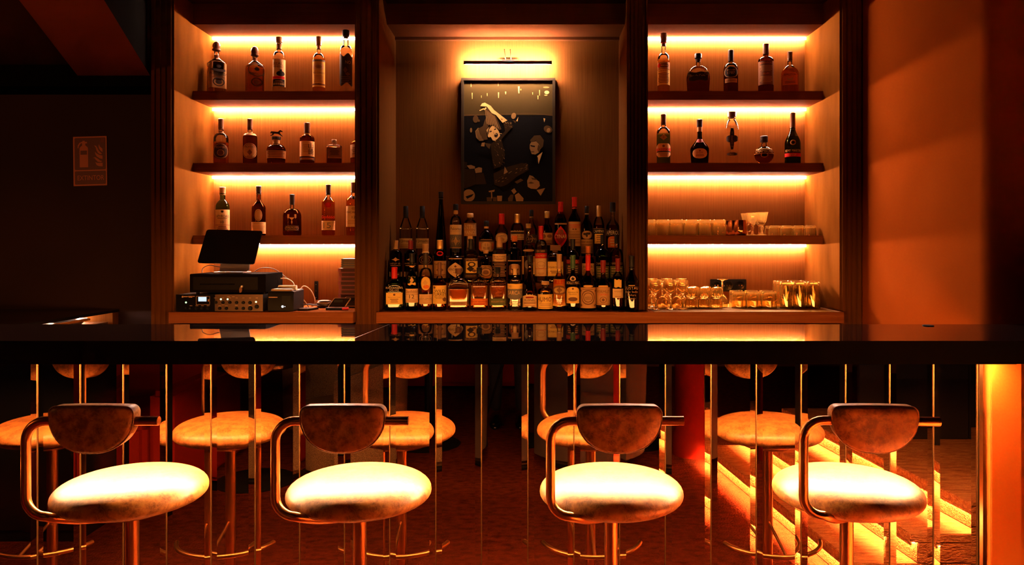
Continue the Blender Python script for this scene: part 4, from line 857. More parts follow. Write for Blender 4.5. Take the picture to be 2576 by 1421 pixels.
mid(2, 6, 834, 128, 665, 'dark amaro bottle with copper cap behind a red-capped vermouth', hb=.60, hs=.78, rn=.36, hc=.82, sh='slope', gl='brown', liq='black', fill=.7, cap=('capsule', 'orange'), lab=[(845, 975, .92, 'tan', 'rect', [('t', 'AMARO', .1, .72, 1.7, .2, 'dark'), (L, 4, .1, .55, .8, 'brown')])])
ch = [('t', 'CHARTREUSE', 0, .86, 1.9, .14, 'tan'), ('rect', -.75, .75, .04, .72, 'olive'), (L, 4, .1, .65, .6, 'cream')]
mid(2, 6, 985, 146, 545, 'green liqueur bottle with dark cap, second from right in the second row', hb=.52, hs=.72, rn=.26, hc=.86, sh='round', gl='green', liq='green', fill=.66, cap=('screw', 'black'), lab=[(820, 1010, .92, None, 'rect', ch)])
mid(2, 6, 1132, 146, 545, 'yellow-green liqueur bottle with dark cap, rightmost in the second row', hb=.52, hs=.72, rn=.26, hc=.86, sh='round', gl='clear', liq='rye', fill=.66, cap=('screw', 'black'), lab=[(820, 1010, .92, None, 'rect', ch)])
# --- middle riser, front row
mid(1, 5, 218, 214, 885, 'large round-shouldered green whisky bottle with red cap, leftmost in the front row', hb=.46, hs=.74, rn=.24, hc=.76, sh='round', n=2.4, d=.62, gl='green', liq='green', fill=.66, cap=('capsule', 'red'), capw=1.2, lab=[(1152, 1272, .62, 'yellow', 'rect', [('ell', -.15, .15, .74, .92, 'brown'), ('t', 'Blended Scotch Whisky', 0, .60, 1.5, .10, 'brown'), (L, 3, .15, .5, .6, 'brown')]), (1088, 1138, .72, None, 'rect', [('t', "BUCHANAN'S", 0, .75, 1.7, .42, 'white'), ('t', 'DELUXE', 0, .25, 1.0, .36, 'white')])])
mid(1, 5, 402, 130, 740, 'dark green whisky bottle with cream label reading 12, front row left', hb=.56, hs=.70, rn=.38, hc=.84, sh='slope', n=2.4, gl='green', liq='dgreen', fill=.70, cap=('capsule', 'black'), lab=[(1110, 1256, .97, 'cream', 'rect', [('t', 'Glenfiddich', 0, .80, 1.7, .2, 'brown'), ('t', '12', 0, .44, .6, .26, 'dark'), ('rect', -.95, .95, .60, .62, 'brown'), (L, 3, .05, .25, .8, 'tan')]), (978, 1075, .4, 'yellow', 'wavy', [('dia', -.5, .5, .2, .9, 'gold')])], neck=(870, 885, 'gold'))
mid(1, 5, 548, 136, 735, 'amber whisky bottle with cream label at its foot, third in the front row', hb=.58, hs=.74, rn=.34, hc=.84, sh='round', liq='amber', fill=.60, cap=('capsule', 'dark'), lab=[(1168, 1270, .95, 'cream', 'rect', [('t', 'LOCH LOMOND', 0, .56, 1.8, .18, 'dark'), (L, 2, .68, .92, .8, 'tan'), (L, 2, .06, .38, .8, 'tan'), ('rect', -1, 1, .42, .44, 'brown')]), (985, 1125, .5, 'yellow', 'ell', [('dia', -.6, .4, .3, .8, 'gold'), ('ell', -.5, .7, .1, .4, 'orange')])])
mid(1, 5, 693, 140, 835, 'bourbon bottle with large bird label and brown cap in the front row', hb=.54, hs=.74, rn=.24, hc=.76, sh='line', liq='amber', fill=.64, cap=('capsule', 'brown'), capw=1.25, lab=[(1076, 1268, .95, 'yellow', 'rect', [('t', 'WILD', 0, .70, 1.1, .15, 'dark'), ('t', 'TURKEY', 0, .53, 1.6, .17, 'dark'), ('t', 'BOURBON', 0, .38, 1.0, .07, 'brown'), ('t', 'WHISKEY', 0, .30, 1.0, .06, 'brown'), ('dia', .25, .85, .16, .36, 'brown'), ('vee', .35, .75, .12, .3, 'brown'), ('ell', -.7, -.4, .82, .95, 'brown')])])
mid(1, 5, 892, 218, 900, 'wide rectangular decanter glowing amber with wooden stopper in the front row', hb=.52, hs=.78, rn=.20, hc=.86, sh='round', n=5, d=.5, liq='rye', fill=.50, cap=('cork', 'brown'), capw=1.25, lab=[(1245, 1285, .60, 'tan', 'rect', [(L, 2, .2, .8, .8, 'brown'), ('t', 'WOODFORD', 0, .5, 1.2, .4, 'brown')])])
emb = lambda a, b: [('t', 'BULLEIT', 0, .84, 1.5, .17, 'brown'), ('t', a, 0, .60, 1.4, .17, 'brown'), ('t', b, 0, .36, 1.3, .14, 'brown'), ('t', 'WHISKEY', 0, .14, 1.4, .16, 'brown')]
mid(1, 5, 1110, 176, 890, 'flask-shaped bourbon bottle with orange band and raised lettering', hb=.60, hs=.78, rn=.22, hc=.86, sh='round', n=3, d=.55, liq='rye', fill=.72, cap=('cork', 'black'), capw=1.2, lab=[(1213, 1285, .93, 'orange', 'rect', [('t', 'BULLEIT BOURBON', 0, .55, 1.5, .2, 'wine'), (L, 1, .1, .3, .7, 'wine')]), (1045, 1205, .70, None, 'rect', emb('BOURBON', 'FRONTIER'))])
mid(1, 5, 1305, 178, 890, 'flask-shaped rye bottle with green band and raised lettering', hb=.60, hs=.78, rn=.22, hc=.86, sh='round', n=3, d=.55, liq='rye', fill=.72, cap=('cork', 'black'), capw=1.2, lab=[(1213, 1285, .93, 'olive', 'rect', [('t', 'BULLEIT RYE', 0, .55, 1.2, .2, 'tan'), (L, 1, .1, .3, .7, 'green')]), (1045, 1205, .70, None, 'rect', emb('RYE', 'STRAIGHT'))])
mid(1, 6, 65, 156, 855, 'clear pisco bottle with dark shield label, centre of the front row', hb=.64, hs=.68, rn=.34, hc=.90, sh='round', liq='clear', fill=.62, cap=('cork', 'tan'), lab=[(1058, 1112, .96, 'yellow', 'rect', [('t', '02', -.45, .5, .4, .35, 'brown'), ('t', 'V', .55, .5, .2, .25, 'brown')]), (1113, 1225, .96, 'grey', 'shield', [('t', 'SARCAY', 0, .66, 1.7, .36, 'cream')]), (1228, 1310, .8, None, 'rect', [(L, 3, .3, .9, .8, 'tan')]), (890, 968, .5, 'cream', 'rect', [])])
mid(1, 6, 220, 148, 765, 'dark tapering calvados bottle with peaked cream label in the front row', hb=.34, hs=.74, rn=.30, hc=.88, sh='slope', gl='brown', liq='dark', fill=.5, cap=('capsule', 'black'), lab=[(1168, 1310, .95, 'cream', 'point', [('t', 'BUSNEL', 0, .58, 1.4, .15, 'dark'), ('arch', -.4, .4, .72, .84, 'wine'), (L, 2, .28, .45, .7, 'brown'), ('rect', -.5, .5, .12, .16, 'brown')])])
mid(1, 6, 383, 154, 1035, 'short stout mezcal bottle with wide pale label and cork stopper', hb=.66, hs=.78, rn=.36, hc=.90, liq='rye', fill=.7, cap=('cork', 'tan'), capw=1.2, lab=[(1168, 1320, .97, 'yellow', 'rect', [('t', 'HUMO', -.1, .66, 1.4, .3, 'brown'), ('rect', -.38, -.34, .42, .62, 'brown'), (L, 2, .18, .40, .6, 'tan'), (L, 1, .05, .12, .8, 'brown')])])
mid(1, 6, 530, 138, 750, 'pale gold aperitif bottle with tall ornate label and tan foil', hb=.50, hs=.70, rn=.34, hc=.78, sh='slope', liq='gold', fill=.66, cap=('capsule', 'tan'), lab=[(1012, 1290, .97, 'yellow', 'rect', [('t', 'LILLET', 0, .90, 1.8, .14, 'red'), ('ell', -.85, .85, .42, .76, 'brown'), ('ell', -.6, .6, .48, .70, 'yellow'), ('dia', -.3, .3, .50, .70, 'brown'), ('t', 'APERITIF', 0, .29, 1.4, .06, 'brown'), (L, 3, .04, .22, .8, 'orange')])])
mid(1, 6, 673, 142, 760, 'dark vermouth bottle with green cap and cream arched label', hb=.50, hs=.72, rn=.32, hc=.80, sh='slope', gl='dgreen', liq='dgreen', fill=.68, cap=('capsule', 'green'), capw=1.2, lab=[(1030, 1066, .95, 'dark', 'rect', [('t', 'NOILLY PRAT', 0, .5, 1.9, .8, 'cream')]), (1090, 1262, .76, 'yellow', 'arch', [('t', 'VERMOUTH', 0, .66, 1.3, .09, 'dark'), ('t', 'FRANCE', 0, .54, .9, .08, 'brown'), ('ell', -.6, .6, .12, .38, 'brown'), ('ell', -.14, .14, .82, .95, 'brown')]), (978, 1028, .36, 'cream', 'ell', [('t', 'R', 0, .5, .8, .5, 'dark')])])
mid(1, 6, 833, 162, 760, 'dark vermouth bottle with red cap and ornate round-figured label', hb=.50, hs=.72, rn=.26, hc=.76, sh='slope', gl='brown', liq='black', fill=.6, cap=('capsule', 'red'), capw=1.25, lab=[(1097, 1312, .97, 'tan', 'rect', [('ring', 0, .52, .62, .36, .16, 'brown'), ('ring', 0, .52, .42, .24, .16, 'brown'), ('t', 'ANTICA', 0, .52, .55, .08, 'dark'), ('t', 'FORMULA', 0, .44, .5, .06, 'dark'), ('dia', -.9, -.5, .05, .22, 'brown'), ('dia', .5, .9, .05, .22, 'brown'), ('rect', -.5, .5, .90, .93, 'brown'), ('dia', -.9, -.6, .76, .92, 'brown'), ('dia', .6, .9, .76, .92, 'brown')]), (1072, 1094, .4, 'gold', 'hex', [])])
mid(1, 6, 992, 142, 815, 'vermouth bottle with patterned red foil and cream label in the front row', hb=.46, hs=.72, rn=.32, hc=.80, sh='slope', gl='brown', liq='black', fill=.6, cap=('capsule', 'wine'), capw=1.2, lab=[(1095, 1282, .95, 'tan', 'rect', [('t', 'VERMUT', 0, .76, 1.5, .16, 'brown'), ('t', 'LUSTAU', 0, .60, 1.1, .09, 'red'), ('ring', 0, .30, .34, .17, .16, 'brown'), ('ell', -.15, .15, .22, .38, 'brown'), ('rect', -.7, .7, .05, .07, 'brown')]), (1075, 1093, .5, 'gold', 'arch', [])])
mid(1, 6, 1146, 128, 795, 'clear brown sherry bottle with small pale label, second from right', hb=.58, hs=.74, rn=.34, hc=.80, sh='soft', gl='clear', liq='dark', fill=.66, cap=('capsule', 'wine'), lab=[(1110, 1206, .64, 'cream', 'rect', [('t', 'ALFONSO', 0, .70, 1.2, .12, 'brown'), (L, 1, .1, .2, .5, 'brown')]), (1010, 1100, .40, 'yellow', 'wavy', [])])
mid(1, 6, 1291, 142, 765, 'black sherry bottle with golden lettering, rightmost in the front row', Y=4.252, hb=.52, hs=.74, rn=.34, hc=.80, sh='slope', gl='black', liq='black', fill=.6, cap=('capsule', 'black'), lab=[(1085, 1235, .95, None, 'rect', [('t', 'LUSTAU', 0, .88, 1.7, .2, 'tan'), ('t', 'East India', 0, .62, 1.7, .15, 'tan'), ('t', 'Solera', 0, .40, 1.1, .15, 'tan'), ('t', 'SHERRY', 0, .14, 1.0, .1, 'tan')]), (1072, 1080, .3, 'gold', 'rect', [])])
strings = ['EXTINTOR', 'POWER', 'MIC', 'MUSIC', 'MASTER']
for q in BOTTLES:
    for l in q['lab']:
        for p in (l[5] if len(l) > 5 else []):
            if p[0] == 't': strings.append(p[1])
prepare_text(strings)
for q in BOTTLES: build_bottle(q)
# ------------------------------------------------------------------ glassware
M_GLASS = glass('clear_glass', (.985, .90, .70), 0, 1.5, scatter=.06)
M_GLASSD = glass('diamond_cut_glass', (.985, .90, .70), 0, 1.5, scatter=.08)
M_GLASSB = glass('cut_glass', (.985, .90, .70), 0, 1.5, scatter=.16)
M_COPPER = mat('polished_copper', (.60, .27, .11), .16, 1.)
def tumbler(name, label, group, R, H, taper=.93, rib=None, m=None, base=.014, parts=True):
    """mouth-down tumbler: thick base uppermost; a plain band and a cut lower half"""
    t = thing(name, label, 'glass', group=group)
    w_ = .0036
    N = 40
    prof = [(R, 0), (R, H*.45), (R*(1+taper)/2, H*.72), (R*taper, H-.003), (R*taper-.003, H), (.001, H)]
    inner = [(.001, H-base), (R*taper-w_-.001, H-base), (R*(1+taper)/2-w_, H*.72), (R-w_, H*.45), (R-w_, 0)]
    rings = []
    for i, (r, z) in enumerate(prof+inner):
        k = 1
        rings.append([((r*(1-(rib if rib and j % 2 and 0 <= i < 4 else 0)))*math.cos(2*PI*j/N), (r*(1-(rib if rib and j % 2 and i < 4 else 0)))*math.sin(2*PI*j/N), z) for j in range(N)])
    mb = MB().loft(rings, 0, False, False)
    if m is M_GLASSD and H > .07 and taper > .9:                                      # diamond cutting on the upper outer wall
        rings2 = []
        nz = max(5, round(H*.52/.0072)); zs = [H*(.40+.52*k/nz) for k in range(nz+1)]
        def ro(z): return R if z < H*.45 else R*(1+(taper-1)*(z-H*.45)/(H*.55))
        for z in (0, H*.36): rings2.append([(ro(z)*math.cos(2*PI*j/N), ro(z)*math.sin(2*PI*j/N), z) for j in range(N)])
        for k, z in enumerate(zs): rings2.append([(ro(z)*(1-(.022 if (j+k) % 2 else 0))*math.cos(2*PI*j/N), ro(z)*(1-(.022 if (j+k) % 2 else 0))*math.sin(2*PI*j/N), z) for j in range(N)])
        rings2 += rings[4:]
        rings = rings2; mb = MB().loft(rings, 0, False, False)
    b = len(mb.v); n = N                                   # close the mouth rim
    for j in range(n): k = (j+1) % n; mb.face((j, (len(rings)-1)*n+j, (len(rings)-1)*n+k, k))
    mb.build('bowl', m or M_GLASS, t, smooth=28)
    return t
ORD = ['leftmost', 'second from left', 'third from left', 'fourth from left', 'fifth from left', 'sixth from left']
def rows(what, names, counts):
    return ['%s %s in the %s' % (what, ORD[k] if c > 1 else 'alone', nm) for nm, c in zip(names, counts) for k in range(c)]
def place(proto, spots, label=None, first=True):
    for i, (x, y, z) in enumerate(spots):
        if i == 0 and first:
            proto.location = (x, y, z); proto.rotation_euler.z = .1
            if isinstance(label, list): proto['label'] = label[0]
        else: dup(proto, (x, y, z), label[i] if isinstance(label, list) else label, rotz=.37*i)
z3 = S3+.0006
# tumblers on the third right shelf
tb = tumbler('tumbler', 'cut glass tumbler upside down on the third right shelf, left end', 'tumblers at the left of the third right shelf', .0415, .096, .95, .035, M_GLASSB, .02)
sp = []
for yy in (4.585, 4.68):
    for k in range(6): sp.append((PX(1632+k*35.0, 4.60), yy, z3))
place(tb, sp, rows('upside-down cut tumbler,', ['front row left of the copper mugs', 'rear row left of the copper mugs'], [6, 6]))
# copper mugs
mug = thing('copper_mug', 'copper mug standing left of the stemmed goblets on the third right shelf', 'mug', group='copper mugs')
def mugprof(): return [(.0, 0), (.030, 0), (.037, .012), (.041, .035), (.038, .07), (.033, .092), (.0315, .092), (.036, .07), (.039, .035), (.035, .014), (.0, .004)]
MB().lathe(mugprof(), 32, cap0=False, cap1=False).build('cup', M_COPPER, mug, smooth=60)
MB().tube(spline([(.036, 0, .076), (.058, 0, .072), (.066, 0, .050), (.058, 0, .026), (.040, 0, .024)], 5), .0032, 8).build('handle', mat('brass_handle', (.75, .45, .18), .25, 1.), mug, smooth=60)
mug.location = (PX(1864, 4.55), 4.55, z3)
dup(mug, (PX(1847, 4.637), 4.637, z3), 'second copper mug, partly hidden behind the front one', rotz=0)
dup(mug, (PX(1830, 4.724), 4.724, z3), 'rearmost copper mug by the shelf back wall', rotz=0)
mug['label'] = 'front copper mug left of the stemmed goblets on the third right shelf'
# goblets
gb = thing('goblet', 'stemmed cut glass goblet right of the copper mugs', 'glass', group='stemmed goblets on the third right shelf')
pr = [(.001, 0), (.027, 0), (.028, .003), (.010, .010), (.006, .028), (.010, .042), (.011, .050), (.007, .058), (.016, .068), (.026, .085), (.031, .115), (.037, .140), (.0355, .140), (.0295, .115), (.024, .087), (.012, .072), (.001, .068)]
MB().lathe(pr, 20, rib=-.05, cap0=False, cap1=False).build('bowl', M_GLASSB, gb, smooth=25)
place(gb, [(PX(1917, 4.575), 4.575, z3), (PX(1893, 4.645), 4.645, z3), (PX(1878, 4.725), 4.725, z3), (PX(1911, 4.71), 4.71, z3)], ['frontmost stemmed cut goblet, right of the copper mugs', 'stemmed cut goblet second from the front, beside the copper mugs', 'rear left stemmed cut goblet behind the front copper mug', 'rear right stemmed cut goblet next to the low glasses'])
# low glasses
lo = tumbler('low_glass', 'low cut glass upside down at the right end of the third right shelf', 'low glasses on the third right shelf', .034, .060, .90, .05, M_GLASSB, .014)
place(lo, [(PX(1944+k*30, 4.6), yy, z3) for yy in (4.57, 4.65, 4.73) for k in range(1 if yy > 4.7 else 0, 4)], rows('upside-down low cut glass,', ['front row right of the goblets', 'middle row right of the goblets', 'rear row right of the goblets'], [4, 4, 3]))
zc = CT+.004
# wine glasses and coupes at the left of the drip mat
def wine(name, label, group, up):
    t = thing(name, label, 'glass', group=group)
    pr = [(.001, 0), (.033, 0), (.034, .0025), (.012, .007), (.0045, .014), (.004, .085), (.007, .092), (.022, .104), (.032, .125), (.033, .145), (.030, .168), (.0288, .168), (.0317, .145), (.0306, .126), (.021, .107), (.001, .096)]
    if not up:
        pr = [(r, .168-z) for r, z in pr][::-1]
    MB().lathe(pr, 28, cap0=False, cap1=False).build('bowl', M_GLASS, t, smooth=60)
    return t
wu = wine('wine_glass', 'stemmed wine glass standing upright at the left end of the drip mat', 'upright wine glasses on the drip mat', True)
place(wu, [(PX(x, 4.36)+(y-4.33)*.05, y, zc) for x, y in ((1648, 4.34), (1685, 4.33), (1716, 4.345), (1646, 4.50), (1685, 4.50), (1722, 4.50))], rows('upright wine glass', ['front row left on the drip mat', 'rear row left on the drip mat'], [3, 3]))
wd_ = wine('wine_glass', 'stemmed wine glass turned upside down at the left of the drip mat', 'inverted wine glasses on the drip mat', False)
place(wd_, [(PX(x, 4.42), y, zc) for x, y in ((1666, 4.415), (1702, 4.415), (1652, 4.585), (1690, 4.585), (1728, 4.585))], rows('upside-down wine glass,', ['front pair left on the drip mat', 'back row left on the drip mat'], [2, 3]))
ng = wine('wine_glass', 'single stemmed glass upside down in front of the black socket', None, False)
ng.location = (PX(1815, 4.52), 4.50, zc)
# ribbed glasses stacked in two tiers
rb = thing('ribbed_glass', 'ribbed glass upside down beside the wine glasses, in the two-tier stack', 'glass', group='ribbed glasses stacked in two tiers')
pr = [(.035, 0), (.0355, .02), (.033, .042), (.027, .056), (.012, .062), (.001, .0625), (.001, .0575), (.012, .057), (.025, .052), (.0305, .041), (.033, .02), (.0328, 0)]
mb = MB().lathe(pr, 48, rib=-.05, cap0=False, cap1=False)
for j in range(48): k = (j+1) % 48; mb.face((j, 11*48+j, 11*48+k, k))
mb.build('bowl', M_GLASS, rb, smooth=25)
sp = []
for yy, xs in ((4.44, (1744, 1776, 1808)), (4.525, (1758, 1790))):
    for x in xs: sp.append((PX(x-8, 4.46), yy, zc))
low = sp[:]; hi = [(x+.004, y+.006, z+.0632) for x, y, z in low]
place(rb, low+hi, rows('ribbed glass,', ['lower front row of the two-tier stack', 'lower rear row of the two-tier stack', 'upper front row of the two-tier stack', 'upper rear row of the two-tier stack'], [3, 2, 3, 2]))
# diamond tumblers
dm = tumbler('diamond_tumbler', 'diamond-cut tumbler upside down at the middle of the drip mat', 'diamond-cut tumblers on the drip mat', .043, .098, .95, .03, M_GLASSD)
place(dm, [(PX(x, 4.45)+(y-4.44)*.1, y, zc) for y in (4.44, 4.535) for x in (1858, 1896, 1934)], rows('diamond-cut tumbler,', ['front row mid drip mat', 'rear row mid drip mat'], [3, 3]))
# highballs
hbm = tumbler('highball_glass', 'tall cut highball glass upside down at the right end of the drip mat', 'highball glasses on the drip mat', .0385, .155, .96, .025, M_GLASS, .02)
place(hbm, [(PX(x, 4.42)+(y-4.40)*.1, y, zc) for y in (4.425, 4.515, 4.605) for x in (1978, 2012, 2046)], rows('tall highball glass,', ['front row at right on the drip mat', 'middle row at right on the drip mat', 'rear row at right on the drip mat'], [3, 3, 3]))
# ribbed drip mat
mt = MB()
xa, xb = PX(1646, 4.23), XR1-.02; n = 104
sec = []
for k in range(n*4+1):
    x = xa+(xb-xa)*k/(n*4); sec.append((x, .0012+(.0022 if k % 4 in (1, 2) else 0)))
b0 = len(mt.v)
for y in (4.215, 4.76):
    for x, z in sec: mt.v.append((x, y, CT+.0006+z))
m_ = len(sec)
for k in range(m_-1): mt.face((k, k+1, m_+k+1, m_+k))
mt.box(xa, xb, 4.2155, 4.7595, CT+.0005, CT+.0014)
mo = mt.build('drip_mat', mat('mat_rubber', (.42, .25, .05), .6, 0, .1), smooth=None)
tag(mo, 'long ribbed yellowish drip mat under the glasses on the right counter', 'mat')

# ------------------------------------------------------------------ sockets
def socket(x0, x1, y0, y1, label, vertical=False):
    t = thing('power_socket', label, 'socket', ((x0+x1)/2, 4.799, y0))
    box('plate', (x0, x1, 4.788, 4.7995, y0, y1), M_BLACK, t, bevel=.002)
    n = 3
    for k in range(n):
        cx = (x0+x1)/2 if vertical else x0+(x1-x0)*(k+.5)/n; cz = y0+(y1-y0)*(k+.5)/n if vertical else (y0+y1)/2
        r = min(x1-x0, y1-y0)*.36
        mb = MB().lathe([(r, 0), (r, .003), (r*.92, .0035), (r*.9, .001), (.0005, .0008)], 24)
        mb.v = [(cx+a, 4.7875-c, cz+b) for a, b, c in mb.v]; s_ = mb.build('outlet', M_BLACKG, t, smooth=40)
        mb = MB()
        for dx in (-.3, .3) if not vertical else (-.2, .2):
            q = MB().lathe([(r*.12, 0), (r*.12, .002)], 10); b = len(mb.v)
            mb.v += [(cx+r*dx+a, 4.7865-c, cz+bb) for a, bb, c in q.v]; mb.f += [tuple(b+i for i in f) for f in q.f]; mb.m += q.m
        mb.build('contact', M_BRASS, s_)
socket(PX(1786, 4.8), PX(1876, 4.8), PZ(733, 4.8), PZ(702, 4.8), 'black triple power socket on the right bay back wall')
socket(PX(792, 4.8), PX(801, 4.8), PZ(756, 4.8), PZ(707, 4.8), 'slim vertical power socket strip on the left bay back wall', True)

# ------------------------------------------------------------------ framed photograph and picture lamp
YP = 4.772
fr = thing('framed_photo', 'black framed photograph of a party crowd on the middle panel', 'picture', (PX(1278, YP), 4.799, PZ(513, YP)))
fx0, fx1, fz0, fz1 = PX(1160, YP), PX(1397, YP), PZ(513, YP), PZ(196, YP)
bw_ = .017
for d in ((fx0, fx1, fz1-bw_, fz1), (fx0, fx1, fz0, fz0+bw_), (fx0, fx0+bw_, fz0+bw_, fz1-bw_), (fx1-bw_, fx1, fz0+bw_, fz1-bw_)):
    box('frame_bar', (d[0], d[1], YP-.003, 4.799, d[2], d[3]), mat('frame_black', (.03, .018, .007), .6, 0, .1), fr, bevel=.001)
prn = MB().box(fx0+bw_, fx1-bw_, 4.779, 4.798, fz0+bw_, fz1-bw_).build('photo', mat('photo_black', (.003, .002, .0015), .5, 0, .08), fr)
TON = dict(hi=(.66, .38, .11), mid=(.27, .14, .04), low=(.075, .036, .010), dim=(.026, .012, .003), bg=(.050, .029, .006), blk=(.003, .003, .002))  # print tones, with golden lamp glare put into their yellow
tm = lambda n: mat('photo_tone_'+n, TON[n], .5, 0, .08)
lay = [0]
def poly(tone, pts, parent=prn):
    lay[0] += 1
    y = 4.7788-.00004*lay[0]
    P = [(PX(1150+u*.2321, YP), PZ(190+v*.2322, YP)) for u, v in pts]
    P = [(min(max(a, fx0+bw_+.0005), fx1-bw_-.0005), min(max(b, fz0+bw_+.0005), fz1-bw_-.0005)) for a, b in P]
    mb = MB(); mb.v = [(a, y, b) for a, b in P]; mb.face(range(len(P)))
    bm_ = mb
    return mb, tone
PARTS = []
def pp(tone, *pts): PARTS.append(poly(tone, pts))
def el(tone, cx, cy, rx, ry, rot=0, n=20):
    r = math.radians(rot)
    pp(tone, *[(cx+rx*math.cos(2*PI*k/n)*math.cos(r)-ry*math.sin(2*PI*k/n)*math.sin(r), cy+rx*math.cos(2*PI*k/n)*math.sin(r)+ry*math.sin(2*PI*k/n)*math.cos(r)) for k in range(n)])
pp('bg', (68, 48), (1033, 48), (1033, 425), (68, 425))  # print's upper background, paler to imitate the lamp's glow on it
pp('low', (68, 422), (400, 415), (800, 402), (1033, 425), (1033, 434), (800, 410), (400, 424), (68, 436))
for u, v0, v1, w_ in ((150, 80, 120, 4), (162, 185, 250, 5), (445, 70, 110, 3), (448, 180, 240, 6), (525, 172, 200, 7), (668, 115, 190, 9), (325, 190, 220, 4), (818, 180, 205, 4), (893, 155, 215, 5), (262, 215, 240, 3), (876, 215, 255, 5)):
    pp('hi', (u-w_, v0), (u+w_, v0), (u+w_*.6, v1), (u-w_*.4, v1))
el('hi', 972, 180, 26, 19); el('mid', 965, 125, 34, 8); el('hi', 962, 211, 18, 5); el('mid', 690, 150, 8, 10)
el('mid', 612, 435, 26, 34, 15); pp('hi', (640, 490), (663, 445), (655, 495)); pp('low', (600, 480), (640, 490), (630, 515))
pp('hi', (935, 460), (955, 465), (945, 505)); el('low', 985, 580, 48, 38, 30); el('mid', 990, 590, 20, 25, 30); el('mid', 150, 590, 12, 26); el('low', 200, 470, 30, 40); el('low', 235, 487, 10, 14)
# the dancing woman
pp('low', (300, 360), (350, 345), (420, 440), (480, 580), (450, 590), (400, 520), (330, 540), (300, 600), (265, 590), (300, 480), (330, 420))
for k in range(7): pp('mid', (300+k*16, 360+k*12), (306+k*16, 360+k*12), (330+k*20, 520+k*8), (322+k*20, 525+k*8))
pp('mid', (195, 600), (225, 565), (262, 570), (270, 640), (285, 705), (240, 705), (205, 670)); pp('low', (225, 575), (290, 540), (340, 545), (315, 600), (330, 690), (285, 700), (255, 650))
for k in range(4): pp('low', (205+k*13, 600-k*8), (210+k*13, 598-k*8), (240+k*12, 700), (234+k*12, 702))
pp('hi', (318, 590), (345, 555), (390, 545), (425, 565), (452, 605), (466, 650), (440, 685), (410, 705), (385, 700), (368, 670), (340, 650), (325, 620))
pp('low', (330, 600), (345, 555), (372, 548), (345, 585), (340, 640), (325, 620)); pp('hi', (330, 640), (352, 655), (350, 672), (335, 662))
el('blk', 362, 606, 16, 6, -20); el('blk', 412, 580, 15, 6, -25); pp('low', (340, 602), (360, 588), (378, 588), (358, 594)); pp('low', (393, 572), (412, 560), (425, 565), (408, 566)); pp('mid', (392, 605), (402, 625), (395, 630))
el('blk', 422, 645, 19, 24, 15); el('hi', 420, 634, 13, 5, 10); el('low', 424, 657, 11, 8, 10); pp('hi', (455, 622), (486, 626), (486, 632), (458, 631))
pp('hi', (322, 335), (362, 325), (400, 372), (545, 484), (492, 510), (420, 425), (375, 405)); pp('mid', (470, 460), (500, 470), (480, 485)); pp('hi', (270, 300), (300, 292), (360, 325), (335, 335), (250, 330)); pp('hi', (240, 375), (290, 350), (285, 365), (245, 382)); pp('hi', (285, 365), (310, 340), (320, 350), (300, 372))
pp('dim', (500, 512), (555, 490), (608, 545), (560, 600), (480, 690), (520, 860), (470, 985), (400, 1010), (375, 880), (362, 740), (420, 700), (520, 600))
pp('dim', (395, 1060), (540, 990), (700, 945), (765, 955), (775, 1020), (640, 1100), (540, 1180), (470, 1205), (400, 1180))
rnd = random.Random(4)
for k in range(85):
    t = rnd.random()
    if k < 18: u, v, a = 510+85*t, 505+60*rnd.random(), 50
    elif k < 45: u, v, a = 385+130*rnd.random(), 690+280*t, 60
    else: u, v = 410+350*t, 1150-190*t+70*(rnd.random()-.3); a = -25
    ca, sa = math.cos(math.radians(a)), math.sin(math.radians(a)); l, h = 14, 3
    pp('low' if k % 3 else 'mid', (u-l*ca, v-l*sa), (u-h*sa, v+h*ca), (u+l*ca, v+l*sa), (u+h*sa, v-h*ca))
pp('mid', (515, 985), (550, 1045), (505, 1070)); pp('mid', (258, 765), (268, 728), (300, 725), (295, 768)); pp('low', (300, 730), (365, 740), (350, 795), (320, 770))
# men and tables
pp('mid', (105, 975), (150, 968), (195, 985), (190, 1008), (135, 1012)); pp('dim', (68, 1010), (190, 1020), (205, 1175), (90, 1225), (68, 1215)); pp('mid', (190, 1010), (235, 992), (270, 1000), (268, 1048), (200, 1056)); pp('dim', (200, 1060), (285, 1055), (318, 1175), (205, 1180)); pp('dim', (68, 930), (110, 940), (105, 1000), (68, 1010))
pp('low', (790, 700), (835, 650), (900, 645), (940, 700), (930, 770), (905, 795), (890, 740), (850, 705), (800, 722)); pp('mid', (788, 745), (802, 722), (855, 712), (885, 740), (905, 785), (888, 832), (848, 855), (808, 850), (796, 815), (786, 790))
pp('blk', (792, 752), (845, 762), (840, 776), (800, 768)); pp('low', (800, 820), (838, 822), (832, 832), (803, 830)); pp('low', (880, 745), (905, 780), (885, 835), (868, 800)); pp('hi', (868, 872), (925, 828), (905, 890), (882, 958)); pp('blk', (855, 880), (875, 885), (880, 960), (860, 930))
pp('mid', (758, 1140), (785, 1078), (850, 1100), (892, 1140), (898, 1195), (862, 1230), (800, 1225), (765, 1205)); pp('blk', (790, 1060), (880, 1090), (940, 1180), (900, 1215), (890, 1150), (850, 1120)); pp('low', (765, 1165), (800, 1150), (838, 1165), (800, 1172)); pp('mid', (862, 1240), (955, 1218), (905, 1302)); pp('low', (800, 1105), (860, 1118), (855, 1132), (815, 1126))
pp('low', (550, 1330), (580, 1290), (612, 1290), (600, 1362), (555, 1362)); pp('mid', (585, 1245), (620, 1220), (645, 1258), (615, 1285)); pp('mid', (625, 1295), (665, 1270), (720, 1330), (715, 1362), (640, 1362)); pp('low', (622, 1152), (690, 1115), (718, 1135), (650, 1172))
